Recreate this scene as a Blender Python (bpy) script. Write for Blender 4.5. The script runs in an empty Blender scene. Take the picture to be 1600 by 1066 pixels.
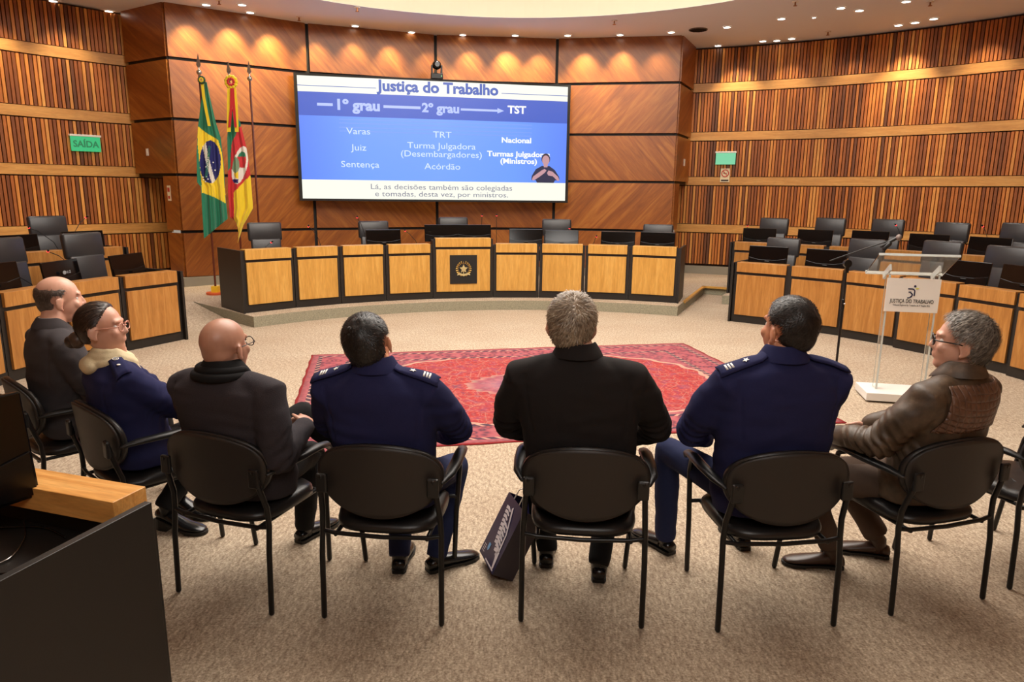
import bpy, bmesh, math, random
from math import sin, cos, pi, radians, atan2, sqrt, tan, acos, hypot
from mathutils import Vector, Matrix, noise
C = bpy.context.scene.collection
SC = bpy.context.scene
random.seed(7)
# ------------------------------------------------------------------ camera
H = 1.85
PITCH = math.atan((533-300)/1100.0); ROLL = .0115
CF = Vector((0, cos(PITCH), -sin(PITCH))); CR = Vector((1, 0, 0)); CD = CF.cross(CR)
ir = CR*cos(ROLL) - CD*sin(ROLL); idn = CR*sin(ROLL) + CD*cos(ROLL)
cd = bpy.data.cameras.new('camera'); cam = bpy.data.objects.new('camera', cd); C.objects.link(cam)
cd.sensor_width = 36; cd.lens = 1100/1600*36; cd.clip_end = 100
Mx = Matrix((ir, -idn, -CF)).transposed().to_4x4(); Mx.translation = (0, 0, H)
cam.matrix_world = Mx; SC.camera = cam
# ------------------------------------------------------------------ world and light
SC.view_settings.view_transform = 'Standard'; SC.view_settings.look = 'None'
SC.view_settings.gamma = 1; SC.view_settings.use_curve_mapping = False
SC.view_settings.exposure = 0.5
w = bpy.data.worlds.new('world'); SC.world = w; w.use_nodes = True
w.node_tree.nodes['Background'].inputs[0].default_value = (1, .85, .68, 1)
w.node_tree.nodes['Background'].inputs[1].default_value = .25
O = Vector((.446, 5.82)); E1 = Vector((.977, .214)); E2 = Vector((-.214, .977)); AX = 12.36
CEIL = 4.82
def pol(a, R, z=0.0):
    "point of the round hall: angle in degrees clockwise from the hall's axis, radius about its centre"
    p = O + R*(sin(radians(a))*E1 + cos(radians(a))*E2)
    return Vector((p.x, p.y, z))
def rz(a): return radians(AX-a)
def aim(o, target):
    d = Vector(target)-o.location; o.rotation_euler = d.to_track_quat('-Z', 'Y').to_euler()
def area(name, loc, size, power, col, target=None, shape='DISK', sy=None):
    l = bpy.data.lights.new(name, 'AREA'); l.shape = shape; l.size = size; l.energy = power; l.color = col
    if sy: l.size_y = sy
    o = bpy.data.objects.new(name, l); C.objects.link(o); o.location = loc
    if target: aim(o, target)
    return o
def spot(name, loc, target, power, col, ang=70, blend=.6, rad=.03):
    l = bpy.data.lights.new(name, 'SPOT'); l.energy = power; l.color = col; l.spot_size = radians(ang); l.spot_blend = blend
    l.shadow_soft_size = rad; o = bpy.data.objects.new(name, l); C.objects.link(o); o.location = loc; aim(o, target)
    return o
WARM = (1, .78, .54); NEUT = (1, .95, .89)
area('ceiling_glow', (O.x, O.y+1.2, 5.30), 6.5, 520, NEUT)
area('audience_fill', (.3, 1.6, 5.2), 2.6, 190, (1, .95, .9))  # unseen fill added overhead to brighten the foreground, no fixture
area('dish_fill', (O.x, O.y, 4.98), 5.0, 110, NEUT, (O.x, O.y, 6))  # added upward fill for the dish, out of view, not a fitting
area('front_fill', (.2, -.4, 3.4), 1.6, 34, NEUT, (.3, 4.5, .8))  # fill area added behind the camera, stands for no lamp of the hall
for k in range(13):          # unseen fill areas added to brighten the rim of the raised dish
    a_ = -42+7.5*k; q_ = 2.2*cos(radians(a_)); r_ = q_+sqrt(max(.01, q_*q_-2.2*2.2+5.2*5.2))
    area('dish_rim_fill', pol(a_, r_-1.3, 4.98), 1.0, 3.3, (1, .93, .80), pol(a_, r_, 5.2), 'RECTANGLE', .12)
WASH = [-29, -24.6, -20.2, -15.2, -10.7, -6.1, -1.2, 3.6, 8.4, 12.6, 18.2, 23.0, 27.5]
WST = [1, 1.15, 1.2, .75, .6, .7, .45, .7, 1.2, .8, 1.15, .9, .4]
for a, s in zip(WASH, WST):
    spot('wall_washer', pol(a, 8.60, CEIL-.02), pol(a, 8.95, 3.75), 130*s, (1, .82, .46), 74, .9, .04)
for a, s in ((-38, .5), (-44, .8), (-50, .8), (36, 1), (41.5, .4), (48, .3), (53, 1.2), (60, .5), (66, .6)):
    spot('slat_washer', pol(a, 9.75, CEIL-.02), pol(a, 10.25, 3.2), 130*s, (1, .82, .6), 75, .8, .05)
for a, R, p in ((-60, 7.5, 1), (-45, 8.3, 1.5), (55, 8.3, 1.5), (75, 7.5, 1.3), (30, 7, 1), (0, 8.3, 1.2), (-25, 8, 1), (18, 8.2, 1)):
    spot('down_light', pol(a, R, CEIL-.03), pol(a, R, 0), 95*p, NEUT, 110, .8, .12)

# ------------------------------------------------------------------ helpers
def ray(x, y):
    u, v = x-800, y-533
    return (CF*1100 + ir*u + idn*v)
def P(x, y, z=0.0):
    r = ray(x, y); return Vector((0, 0, H)) + r*((z-H)/r.z)
def cyl(x, y, R):
    r = ray(x, y); d = Vector((r.x, r.y)); n = d.length; d /= n
    b = -d.dot(O); t = -b+sqrt(b*b-O.dot(O)+R*R)
    p = Vector((0, 0, H))+r*(t/n); rel = Vector((p.x, p.y))-O
    return p, math.degrees(atan2(rel.dot(E1), rel.dot(E2)))
def obj(name, bm, m=None, parent=None, smooth=False, bevel=0, kind=None, loc=None, rotz=None, free=True):
    if isinstance(bm, bpy.types.Mesh): me = bm
    else:
        me = bpy.data.meshes.new(name); bmesh.ops.recalc_face_normals(bm, faces=bm.faces); bm.to_mesh(me)
        if free: bm.free()
    if m is not None and not me.materials:
        for k in (m if isinstance(m, (list, tuple)) else [m]): me.materials.append(k)
    if smooth: me.shade_smooth()
    o = bpy.data.objects.new(name, me); C.objects.link(o)
    if parent: o.parent = parent
    if bevel:
        b = o.modifiers.new('b', 'BEVEL'); b.width = bevel; b.segments = 2; b.limit_method = 'ANGLE'; b.angle_limit = radians(40)
    if kind: o['kind'] = kind
    if loc is not None: o.location = loc
    if rotz is not None: o.rotation_euler.z = rotz
    return o
def thing(name, label, cat, loc=(0, 0, 0), rotz=0, group=None):
    o = bpy.data.objects.new(name, None); C.objects.link(o); o.empty_display_size = .1
    o.location = loc; o.rotation_euler = (0, 0, rotz); o['label'] = label; o['category'] = cat
    if group: o['group'] = group
    return o
def tag(o, label, cat, group=None):
    o['label'] = label; o['category'] = cat
    if group: o['group'] = group
    return o
def copy_tree(o, parent=None):
    c = o.copy(); C.objects.link(c)
    if parent: c.parent = parent
    for ch in [q for q in o.children]: copy_tree(ch, c)
    return c
def new(): return bmesh.new()
def box(bm, c, s, rot=None, mi=0):
    v = []
    for dx in (-.5, .5):
        for dy in (-.5, .5):
            for dz in (-.5, .5):
                p = Vector((dx*s[0], dy*s[1], dz*s[2]))
                if rot is not None: p = rot @ p
                v.append(bm.verts.new(p+Vector(c)))
    for f in ((0, 1, 3, 2), (4, 6, 7, 5), (0, 4, 5, 1), (2, 3, 7, 6), (0, 2, 6, 4), (1, 5, 7, 3)):
        bm.faces.new([v[i] for i in f]).material_index = mi
def frame_from(d, up=Vector((0, 0, 1))):
    d = d.normalized()
    if abs(d.dot(up)) > .98: up = Vector((0, 1, 0))
    x = d.cross(up).normalized(); y = x.cross(d).normalized(); return x, y
def tube(bm, pts, rad, seg=10, cap='round', flat=1.0, up=Vector((0, 0, 1)), mi=0):
    pts = [Vector(p) for p in pts]; n = len(pts)
    if not isinstance(rad, (list, tuple)): rad = [rad]*n
    P_, R_, D_ = [], [], []
    for i in range(n):
        a = pts[max(i-1, 0)]; b = pts[min(i+1, n-1)]; D_.append((b-a).normalized()); P_.append(pts[i]); R_.append(rad[i])
    if cap == 'round':
        for k in (.5, .85):
            pass
        def ends(p, d, r): return [(p+d*r*.5, r*.86), (p+d*r*.87, r*.5)]
        e = ends(P_[-1], D_[-1], R_[-1]); s = ends(P_[0], -D_[0], R_[0])
        P_ = [s[1][0], s[0][0]]+P_+[q[0] for q in e]; R_ = [s[1][1], s[0][1]]+R_+[q[1] for q in e]
        D_ = [D_[0]]*2+D_+[D_[-1]]*2
    rings = []; px = None
    for p, r, d in zip(P_, R_, D_):
        if px is None: x, y = frame_from(d, up)
        else:
            x = px-d*px.dot(d)
            x = x.normalized() if x.length > 1e-5 else frame_from(d, up)[0]
            y = x.cross(d).normalized()
        px = x
        rings.append([bm.verts.new(p+(x*cos(2*pi*k/seg)+y*sin(2*pi*k/seg)*flat)*r) for k in range(seg)])
    for a, b in zip(rings, rings[1:]):
        for k in range(seg):
            bm.faces.new((a[k], a[(k+1) % seg], b[(k+1) % seg], b[k])).material_index = mi
    bm.faces.new(rings[0][::-1]).material_index = mi; bm.faces.new(rings[-1]).material_index = mi
def ell(bm, c, r, rot=None, u=16, v=10, mi=0):
    mt = Matrix.Diagonal((*r, 1))
    if rot is not None: mt = rot.to_4x4() @ mt
    mt = Matrix.Translation(c) @ mt
    g = bmesh.ops.create_uvsphere(bm, u_segments=u, v_segments=v, radius=1, matrix=mt)
    for vv in g['verts']:
        for f in vv.link_faces: f.material_index = mi
def cylr(bm, c, r, h, seg=24, r2=None, rot=None, mi=0):
    mt = Matrix.Translation(c)
    if rot is not None: mt = mt @ rot.to_4x4()
    g = bmesh.ops.create_cone(bm, cap_ends=True, segments=seg, radius1=r, radius2=r if r2 is None else r2, depth=h, matrix=mt)
    for vv in g['verts']:
        for f in vv.link_faces: f.material_index = mi
def loft(bm, rings, seg=28, ex=2.4, mi=0):
    "rings: (centre, half width, half depth) stacked; closed with flat caps"
    rr = []
    for c, a, b in rings:
        L = []
        for k in range(seg):
            t = 2*pi*k/seg; cx, sx = cos(t), sin(t)
            L.append(bm.verts.new(Vector(c)+Vector((a*math.copysign(abs(cx)**(2/ex), cx), b*math.copysign(abs(sx)**(2/ex), sx), 0))))
        rr.append(L)
    for a, b in zip(rr, rr[1:]):
        for k in range(seg): bm.faces.new((a[k], a[(k+1) % seg], b[(k+1) % seg], b[k])).material_index = mi
    bm.faces.new(rr[0][::-1]); bm.faces.new(rr[-1])
def prism(bm, poly, y0, y1, mi=0):
    "polygon in x,z extruded along y"
    a = [bm.verts.new((x, y0, z)) for x, z in poly]; b = [bm.verts.new((x, y1, z)) for x, z in poly]
    n = len(poly)
    bm.faces.new(a).material_index = mi; bm.faces.new(b[::-1]).material_index = mi
    for i in range(n): bm.faces.new((a[i], b[i], b[(i+1) % n], a[(i+1) % n])).material_index = mi
def rmesh(bm, voxel=.01, smooth=6, disp=None, fac=.5):
    me = bpy.data.meshes.new('tmp'); bmesh.ops.recalc_face_normals(bm, faces=bm.faces); bm.to_mesh(me); bm.free()
    o = bpy.data.objects.new('tmp', me); C.objects.link(o)
    r = o.modifiers.new('r', 'REMESH'); r.mode = 'VOXEL'; r.voxel_size = voxel; r.adaptivity = 0
    if smooth:
        s = o.modifiers.new('s', 'SMOOTH'); s.iterations = smooth; s.factor = fac
    dg = bpy.context.evaluated_depsgraph_get(); dg.update()
    out = bpy.data.meshes.new_from_object(o.evaluated_get(dg)); bpy.data.objects.remove(o); bpy.data.meshes.remove(me)
    if disp:
        out.update(); nn = [v.normal.copy() for v in out.vertices]
        for v, n in zip(out.vertices, nn): v.co += n*disp(v.co, n)
        out.update()
    out.shade_smooth(); return out
def text_mesh(s, size, depth=.002, bold=0.0, sx=1.0, align='CENTER', spacing=1.0):
    cu = bpy.data.curves.new('t', 'FONT'); cu.body = s; cu.size = size; cu.extrude = depth; cu.offset = bold
    cu.align_x = align; cu.align_y = 'CENTER'; cu.resolution_u = 3; cu.space_line = spacing
    o = bpy.data.objects.new('t', cu); C.objects.link(o); dg = bpy.context.evaluated_depsgraph_get(); dg.update()
    me = bpy.data.meshes.new_from_object(o.evaluated_get(dg)); bpy.data.objects.remove(o)
    me.transform(Matrix.Rotation(pi/2, 4, 'X') @ Matrix.Diagonal((sx, 1, 1, 1)))   # upright, facing -y
    return me
# ------------------------------------------------------------------ materials
def sr(r, g, b):
    f = lambda c: (c/255/12.92) if c/255 <= .04045 else ((c/255+.055)/1.055)**2.4
    return (f(r), f(g), f(b), 1)
class NT:
    def __init__(s, name):
        s.m = bpy.data.materials.new(name); s.m.use_nodes = True; s.t = s.m.node_tree; s.b = s.t.nodes['Principled BSDF']
    def n(s, ty, **k):
        q = s.t.nodes.new(ty)
        for a, v in k.items(): setattr(q, a, v)
        return q
    def l(s, a, b): s.t.links.new(a, b)
    def val(s, sock, v):
        if isinstance(v, bpy.types.NodeSocket): s.l(v, sock)
        else: sock.default_value = v
    def m_(s, op, a, b=0.0, c=0.0, clamp=False):
        q = s.n('ShaderNodeMath', operation=op, use_clamp=clamp); s.val(q.inputs[0], a); s.val(q.inputs[1], b); s.val(q.inputs[2], c); return q.outputs[0]
    def mix(s, f, a, b, mode='MIX'):
        q = s.n('ShaderNodeMix', data_type='RGBA', blend_type=mode); s.val(q.inputs[0], f); s.val(q.inputs[6], a); s.val(q.inputs[7], b); return q.outputs[2]
    def ramp(s, f, st, interp='LINEAR'):
        q = s.n('ShaderNodeValToRGB'); q.color_ramp.interpolation = interp
        e = q.color_ramp.elements
        while len(e) < len(st): e.new(.5)
        for i, (p, c) in enumerate(st): e[i].position = p; e[i].color = c
        s.val(q.inputs[0], f); return q.outputs[0]
    def coord(s, kind='Object', scale=(1, 1, 1), rot=(0, 0, 0), loc=(0, 0, 0)):
        a = s.n('ShaderNodeTexCoord'); q = s.n('ShaderNodeMapping'); q.inputs['Scale'].default_value = scale
        q.inputs['Rotation'].default_value = rot; q.inputs['Location'].default_value = loc
        s.l(a.outputs[kind], q.inputs[0]); return q.outputs[0]
    def noise(s, vec, scale=5, detail=3, rough=.5, dist=0):
        q = s.n('ShaderNodeTexNoise'); s.l(vec, q.inputs['Vector']); q.inputs['Scale'].default_value = scale
        q.inputs['Detail'].default_value = detail; q.inputs['Roughness'].default_value = rough; q.inputs['Distortion'].default_value = dist
        return q.outputs['Fac']
    def bump(s, h, strength=.3, dist=.01):
        q = s.n('ShaderNodeBump'); q.inputs['Strength'].default_value = strength; q.inputs['Distance'].default_value = dist
        s.l(h, q.inputs['Height']); s.l(q.outputs[0], s.b.inputs['Normal'])
    def set(s, **k):
        for a, v in k.items(): s.val(s.b.inputs[a.replace('_', ' ')], v)
        return s.m
def plain(name, col, rough=.5, metal=0, spec=.5, bumpn=0, sc=200, sheen=0):
    t = NT(name); t.set(Base_Color=col, Roughness=rough, Metallic=metal); t.b.inputs['Specular IOR Level'].default_value = spec
    if sheen: t.b.inputs['Sheen Weight'].default_value = sheen
    if bumpn: t.bump(t.noise(t.coord(), sc, 3), bumpn, .004)
    return t.m
def emit(name, col, strength, rough=.4):
    t = NT(name); t.set(Base_Color=(.02, .02, .02, 1), Roughness=rough, Emission_Color=col, Emission_Strength=strength*.72); return t.m
def wood(name, c1, c2, c3, kind='Object', scale=(9, 9, .7), rough=.42, island=False, tint=.25, detail=5, coat=0):
    t = NT(name); v = t.coord(kind, scale)
    ob = t.n('ShaderNodeObjectInfo'); r = ob.outputs['Random']
    add = t.n('ShaderNodeVectorMath', operation='ADD'); cm = t.n('ShaderNodeCombineXYZ')
    t.l(t.m_('MULTIPLY', r, 37.0), cm.inputs[0]); t.l(t.m_('MULTIPLY', r, 11.0), cm.inputs[1]); t.l(v, add.inputs[0]); t.l(cm.outputs[0], add.inputs[1])
    f = t.noise(add.outputs[0], 1.6, detail, .6, 1.2)
    col = t.ramp(f, [(.30, c1), (.52, c2), (.72, c3)])
    big = t.noise(t.coord(kind, tuple(q*.12 for q in scale)), 1.5, 2)
    col = t.mix(t.m_('MULTIPLY', big, .35), col, c1, 'MIX')
    fine = t.noise(t.coord(kind, tuple(q*7 for q in scale)), 2, 2)
    col = t.mix(.25, col, t.ramp(fine, [(.3, (.25, .25, .25, 1)), (.7, (1, 1, 1, 1))]), 'MULTIPLY')
    col = t.mix(tint, col, t.ramp(r, [(0, (.70, .66, .62, 1)), (1, (1, 1, 1, 1))]), 'MULTIPLY')
    if island:
        g = t.n('ShaderNodeNewGeometry')
        col = t.mix(1, col, t.ramp(g.outputs['Random Per Island'], [(0, sr(112, 82, 54)), (.15, sr(160, 116, 74)), (.4, sr(200, 152, 98)), (.6, sr(222, 172, 112)), (.8, sr(248, 208, 146)), (1, sr(255, 235, 190))]), 'MULTIPLY')
    t.set(Base_Color=col, Roughness=rough)
    if coat: t.b.inputs['Coat Weight'].default_value = coat; t.b.inputs['Coat Roughness'].default_value = .25
    t.bump(fine, .08, .002); return t.m
M = {}
M['veneer'] = wood('veneer', sr(130, 70, 24), sr(160, 92, 33), sr(188, 120, 50), 'UV', (4.5, .4, 1), .38, coat=.15)
M['slat'] = wood('slat_wood', sr(214, 154, 92), sr(232, 176, 108), sr(248, 200, 130), 'Object', (8, 8, .6), .5, island=True, tint=0)
M['band'] = wood('band_wood', sr(200, 138, 66), sr(218, 158, 82), sr(232, 178, 100), 'Object', (.8, .8, 9), .45, tint=0)
M['backing'] = plain('dark_backing', sr(70, 40, 22), .8)
M['bench'] = wood('bench_maple', sr(196, 142, 62), sr(216, 162, 78), sr(228, 178, 96), 'Object', (8, 8, .7), .36, tint=.08, coat=.1)
M['desk'] = wood('desk_cherry', sr(160, 104, 46), sr(184, 126, 60), sr(204, 148, 80), 'Object', (8, 8, .7), .36, tint=.1, coat=.1)
M['near'] = wood('near_cherry', sr(205, 140, 68), sr(226, 164, 88), sr(240, 186, 112), 'Object', (1.2, 14, 8), .36, tint=.0)
M['black'] = plain('black_laminate', sr(30, 26, 23), .45, bumpn=.05)
M['joint'] = plain('black_joint', sr(16, 13, 11), .6)
M['plastic'] = plain('black_plastic', sr(22, 21, 21), .4, bumpn=.04)
M['gloss'] = plain('gloss_black', sr(10, 9, 9), .12)
M['glassy'] = plain('screen_black', sr(8, 8, 9), .18)
M['leather'] = plain('grey_leather', sr(46, 44, 45), .36, bumpn=.12, sc=300)
M['vinyl'] = plain('black_vinyl', sr(30, 27, 26), .36, bumpn=.12, sc=400)
M['shell'] = plain('backrest_shell', sr(40, 35, 32), .5, bumpn=.08, sc=600)
M['metal'] = plain('black_metal', sr(24, 23, 23), .33, .3)
M['chrome'] = plain('chrome', sr(200, 200, 200), .18, 1)
M['white'] = plain('white_paint', sr(235, 232, 226), .35)
M['cream'] = plain('cream_ceiling', sr(238, 226, 205), .9)
M['soffit'] = plain('soffit_paint', sr(236, 238, 244), .9)
M['plaster'] = plain('base_stone', sr(140, 132, 116), .9, bumpn=.3)
M['red_led'] = emit('red_led', (1, .05, .05, 1), 3)
M['lamp'] = emit('lamp_glow', (1, .93, .8, 1), 9)
# carpet
t = NT('carpet'); v = t.coord('Object'); f = t.noise(v, 95, 4, .7); g = t.noise(t.coord('Object', (1, .35, 1), (0, 0, .5)), 60, 3, .6); big = t.noise(v, 1.1, 3)
col = t.ramp(f, [(.32, sr(148, 134, 118)), (.5, sr(194, 180, 162)), (.68, sr(228, 216, 200))])
col = t.mix(.55, col, t.ramp(g, [(.35, sr(150, 128, 108)), (.65, sr(255, 250, 240))]), 'MULTIPLY')
col = t.mix(.3, col, t.ramp(big, [(.3, sr(215, 190, 160)), (.7, sr(255, 252, 240))]), 'MULTIPLY')
t.set(Base_Color=col, Roughness=1); t.b.inputs['Specular IOR Level'].default_value = .1; t.bump(f, .7, .006); M['carpet'] = t.m
t = NT('carpet_shaded'); f = t.noise(t.coord('Object'), 90, 4, .7)
t.set(Base_Color=t.ramp(f, [(.3, sr(112, 106, 88)), (.7, sr(172, 166, 142))]), Roughness=1); t.bump(f, .4, .004); M['riser_shaded'] = t.m  # same carpet darkened: shade on the step faces is put into the colour
# ------------------------------------------------------------------ the hall
def disk(bm, R, z, seg=96, a0=0, a1=360, r0=0):
    pass
def sector(bm, a0, a1, r0, r1, z0, z1, step=3.0, z1in=None):
    n = max(1, int(abs(a1-a0)/step)); zi = z1 if z1in is None else z1in
    cols = []
    for i in range(n+1):
        a = a0+(a1-a0)*i/n
        cols.append([bm.verts.new(pol(a, r0, z0)), bm.verts.new(pol(a, r1, z0)), bm.verts.new(pol(a, r1, z1)), bm.verts.new(pol(a, r0, zi))])
    for p, q in zip(cols, cols[1:]):
        for k in range(4): bm.faces.new((p[k], p[(k+1) % 4], q[(k+1) % 4], q[k]))
    bm.faces.new(cols[0]); bm.faces.new(cols[-1][::-1])
bm = new(); sector(bm, 0, 357, 0.001, 10.7, -.1, 0); sector(bm, 357, 360, 0.001, 10.7, -.1, 0)
bmesh.ops.remove_doubles(bm, verts=bm.verts, dist=1e-4)
obj('floor', bm, M['carpet'], kind='structure')
bm = new()
for s in ((-35.4, 35.5, 5.35, 10.35), (35.5, 39.4, 8.05, 10.35), (39.4, 118, 6.95, 10.35), (-45.5, -35.4, 7.2, 10.35), (-118, -45.5, 6.95, 10.35)):
    sector(bm, s[0], s[1], s[2], s[3], .001, .15)
pf = obj('platform', bm, [M['carpet'], M['riser_shaded']], kind='structure')
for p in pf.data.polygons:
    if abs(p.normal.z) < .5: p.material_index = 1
bm = new(); sector(bm, -45.4, -35.45, 6.0, 7.2, .0005, .15, z1in=.001); obj('ramp', bm, M['carpet'], kind='structure')
# timber nosing on the right step
bm = new(); sector(bm, 35.3, 35.7, 5.9, 8.05, .125, .156, .2); sector(bm, 35.3, 39.4, 7.98, 8.06, .125, .156)
obj('trim_1', bm, M['bench'], kind='structure')
# ceiling: soffit ring, drop to the raised dish, dish
def rin(a): q = 2.2*cos(radians(a)); return q+sqrt(max(.01, q*q-2.2*2.2+5.2*5.2))
bm = new(); bt = new(); prev = None; N = 144
for i in range(N+1):
    a = -180+360*i/N; r = rin(a)
    cur = [bm.verts.new(pol(a, r, CEIL)), bm.verts.new(pol(a, 10.75, CEIL)), bm.verts.new(pol(a, 10.75, CEIL+.08)), bm.verts.new(pol(a, r+.02, CEIL+.08))]
    cu2 = [bt.verts.new(pol(a, r, CEIL+.005)), bt.verts.new(pol(a, r, 5.42)), bt.verts.new(pol(0, 2.2, 5.48))]
    if prev:
        for k in range(4): bm.faces.new((prev[0][k], prev[0][(k+1) % 4], cur[(k+1) % 4], cur[k]))
        bt.faces.new((prev[1][0], prev[1][1], cu2[1], cu2[0])); bt.faces.new((prev[1][1], prev[1][2], cu2[1]))
    prev = (cur, cu2)
bmesh.ops.remove_doubles(bt, verts=bt.verts, dist=1e-4)
so = obj('ceiling', bm, M['soffit'], kind='structure')
c2 = obj('ceiling_dish', bt, M['cream'], so); c2['label'] = 'raised cream ceiling dish'
# panel wall -------------------------------------------------------
ROWS = [(.32, 1.08), (1.13, 2.05), (2.10, 2.97), (3.02, 3.94), (3.99, CEIL)]
COLS = [-31, -15.9, -.5, 14.8, 30]
RP = 9.05
wb = thing('wall_back', '', ''); del wb['label'], wb['category']; wb['kind'] = 'structure'
def uvpanel(p0, p1, z0, z1, ang, off, th=.04, nrm=None):
    "veneer panel standing between two plan points, uv in metres turned by the grain angle"
    bm = new(); uv = bm.loops.layers.uv.new('UVMap')
    d = (p1-p0); L = d.length; d.normalize(); n = Vector((d.y, -d.x, 0)) if nrm is None else nrm
    vs = []
    for k in (0, 1):
        for (s, z) in ((0, z0), (L, z0), (L, z1), (0, z1)):
            q = p0+d*s+n*(th*(1-k)); vs.append((bm.verts.new((q.x, q.y, z)), s, z))
    ca, sa = cos(radians(ang)), sin(radians(ang))
    for f in ((0, 1, 2, 3), (7, 6, 5, 4), (0, 4, 5, 1), (1, 5, 6, 2), (2, 6, 7, 3), (3, 7, 4, 0)):
        F = bm.faces.new([vs[i][0] for i in f])
        for lp, i in zip(F.loops, f):
            s, z = vs[i][1], vs[i][2]; lp[uv].uv = (s*ca+z*sa+off, -s*sa+z*ca+off*.7)
    bmesh.ops.recalc_face_normals(bm, faces=bm.faces); return bm
GR = [[-45, -45, 45, 45], [45, 45, 45, -45], [45, 45, 45, 45], [-45, -45, -45, -45], [45, 45, 45, 45]]
GR = [[-42, -42, 42, -42], [-42, 42, 42, -42], [-42, -42, 42, 42], [42, 42, 42, -42], [42, 42, 42, 42]]
for ci in range(4):
    A, B = pol(COLS[ci], RP), pol(COLS[ci+1], RP); d = (B-A).normalized(); n = Vector((d.y, -d.x, 0))
    bm = new(); mid = (A+B)/2-n*.045
    box(bm, (mid.x, mid.y, CEIL/2), ((B-A).length+.04, .05, CEIL), Matrix.Rotation(atan2(d.y, d.x), 3, 'Z'))
    obj('backing', bm, M['joint'], wb)
    for ri, (z0, z1) in enumerate(ROWS):
        o = obj('panel', uvpanel(A+d*(.0 if ci == 0 else .035), B-d*(.0 if ci == 3 else .035), z0, z1, GR[ri][ci], ci*3.1+ri*1.7), M['veneer'], wb)
# returns of the panel wall to the slat walls, narrow end stile included
for sgn, a0, a1, ac in ((-1, -31, -32.6, -30.1), (1, 30, 30.9, 30.0)):
    A = pol(a0, RP); B = pol(a1, 10.25); Bl = A+(B-A)*.32
    for ri, (z0, z1) in enumerate(ROWS):
        if ri == 1: z0b = z0
        b = B if ri >= 2 else Bl
        p, q = (b, A) if sgn < 0 else (A, b)
        if ri >= 2:
            o = obj('return_panel', uvpanel(p, q, z0, z1, 60 if sgn < 0 else -60, ri*2.3), M['veneer'], wb)
            bm = new(); mid = (p+q)/2; d = (q-p).normalized(); n = Vector((d.y, -d.x, 0)); mid = mid-n*.03
            box(bm, (mid.x, mid.y, (z0+z1)/2-.03), ((q-p).length-.02, .04, z1-z0+.06), Matrix.Rotation(atan2(d.y, d.x), 3, 'Z')); obj('backing', bm, M['joint'], wb)
        else:
            o = obj('return_panel', uvpanel(p, q, z0, z1, 60 if sgn < 0 else -60, ri*2.3), M['veneer'], wb)
bm = new(); sector(bm, -31.5, 30.4, RP-.1, RP+.2, .151, .31, 3); bb = obj('baseboard_back', bm, M['plaster'], kind='structure')
# slat walls --------------------------------------------------------
TIERS = [(.36, 1.02), (1.22, 2.02), (2.22, 2.94), (3.14, 3.92), (4.12, CEIL-.04)]
def slatwall(name, a0, a1, lo):
    w_ = thing(name, '', ''); del w_['label'], w_['category']; w_['kind'] = 'structure'
    bm = new(); sector(bm, a0, a1, 10.40, 10.55, 0, CEIL+.1, 2); obj('backing', bm, M['backing'], w_)
    zb = [0.31, 1.04, 2.04, 2.96, 3.94]
    for k in range(1, 5):
        bm = new(); sector(bm, a0, a1, 10.30, 10.40, zb[k], zb[k]+.17, 2)
        obj('band', bm, M['band'], w_)
    pitch = .060/10.3*57.2958
    for ti, (z0, z1) in enumerate(TIERS):
        bm = new(); a = min(a0, a1)+.1; n = int((abs(a1-a0)-.2)/pitch)
        for i in range(n):
            aa = a+i*pitch; c = pol(aa, 10.325)
            box(bm, (c.x, c.y, (z0+z1)/2), (.044, .06, z1-z0), Matrix.Rotation(rz(aa), 3, 'Z'))
        o = obj('slats', bm, M['slat'], w_, kind='stuff'); o['label'] = 'row of thin vertical timber slats'
    bm = new(); sector(bm, a0, a1, 10.2, 10.4, .151, .31, 2); obj('baseboard', bm, M['plaster'], w_)
    return w_
slatwall('wall_left', -118, -29.6, -1)
slatwall('wall_right', 29.8, 118, 1)
bm = new(); sector(bm, 118, 242, 10.4, 10.55, 0, CEIL+.1, 3); obj('wall_rear', bm, M['band'], kind='structure')
# ------------------------------------------------------------------ desks
def module(ang0, ang1, R, z0, h, wm, label, group, ends=(0, 0), name='desk_module', emblem=False, depth=.62):
    am = (ang0+ang1)/2; half = radians((ang1-ang0)/2); wd = 2*R*sin(half)-.006
    base = pol(am, R*cos(half), z0)
    t = thing(name, label, 'desk', base, rz(am), group)
    bm = new()                                        # dark carcass: plinth, sides, front board
    box(bm, (0, .07, .055), (wd, .10, .11)); box(bm, (0, .04, h/2), (wd, .03, h-.03))
    for s in (-1, 1): box(bm, (s*(wd/2-.0125), .22, h/2-.01), (.025, .35, h-.06))
    obj('carcass', bm, M['black'], t)
    pw = wd-.10
    bm = new(); box(bm, (0, .012, .115+(h-.16-.115-.02)/2), (pw, .03, h-.16-.135)); obj('front_panel', bm, wm, t, bevel=.002)
    bm = new(); box(bm, (0, .075, h-.07), (pw+.02, .17, .14)); obj('ledge', bm, wm, t, bevel=.003)
    bm = new(); box(bm, (0, depth/2+.05, h-.20), (wd, depth, .03)); obj('worktop', bm, M['black'], t)
    for s, e in zip((-1, 1), ends):
        if e:
            bm = new(); box(bm, (s*(wd/2+.02), e/2-.02, h/2-.005), (.03, e, h-.01)); obj('side_panel', bm, M['black'], t)
    return t
ORD = ['first', 'second', 'third', 'fourth', 'fifth', 'sixth', 'seventh', 'eighth', 'ninth', 'tenth', 'eleventh', 'twelfth', 'thirteenth', 'fourteenth']
BB = [-34.9, -27.2, -20.1, -12.9, -5.3, 4.6, 12.2, 19.7, 26.9, 34.7]
PZ = .151
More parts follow.
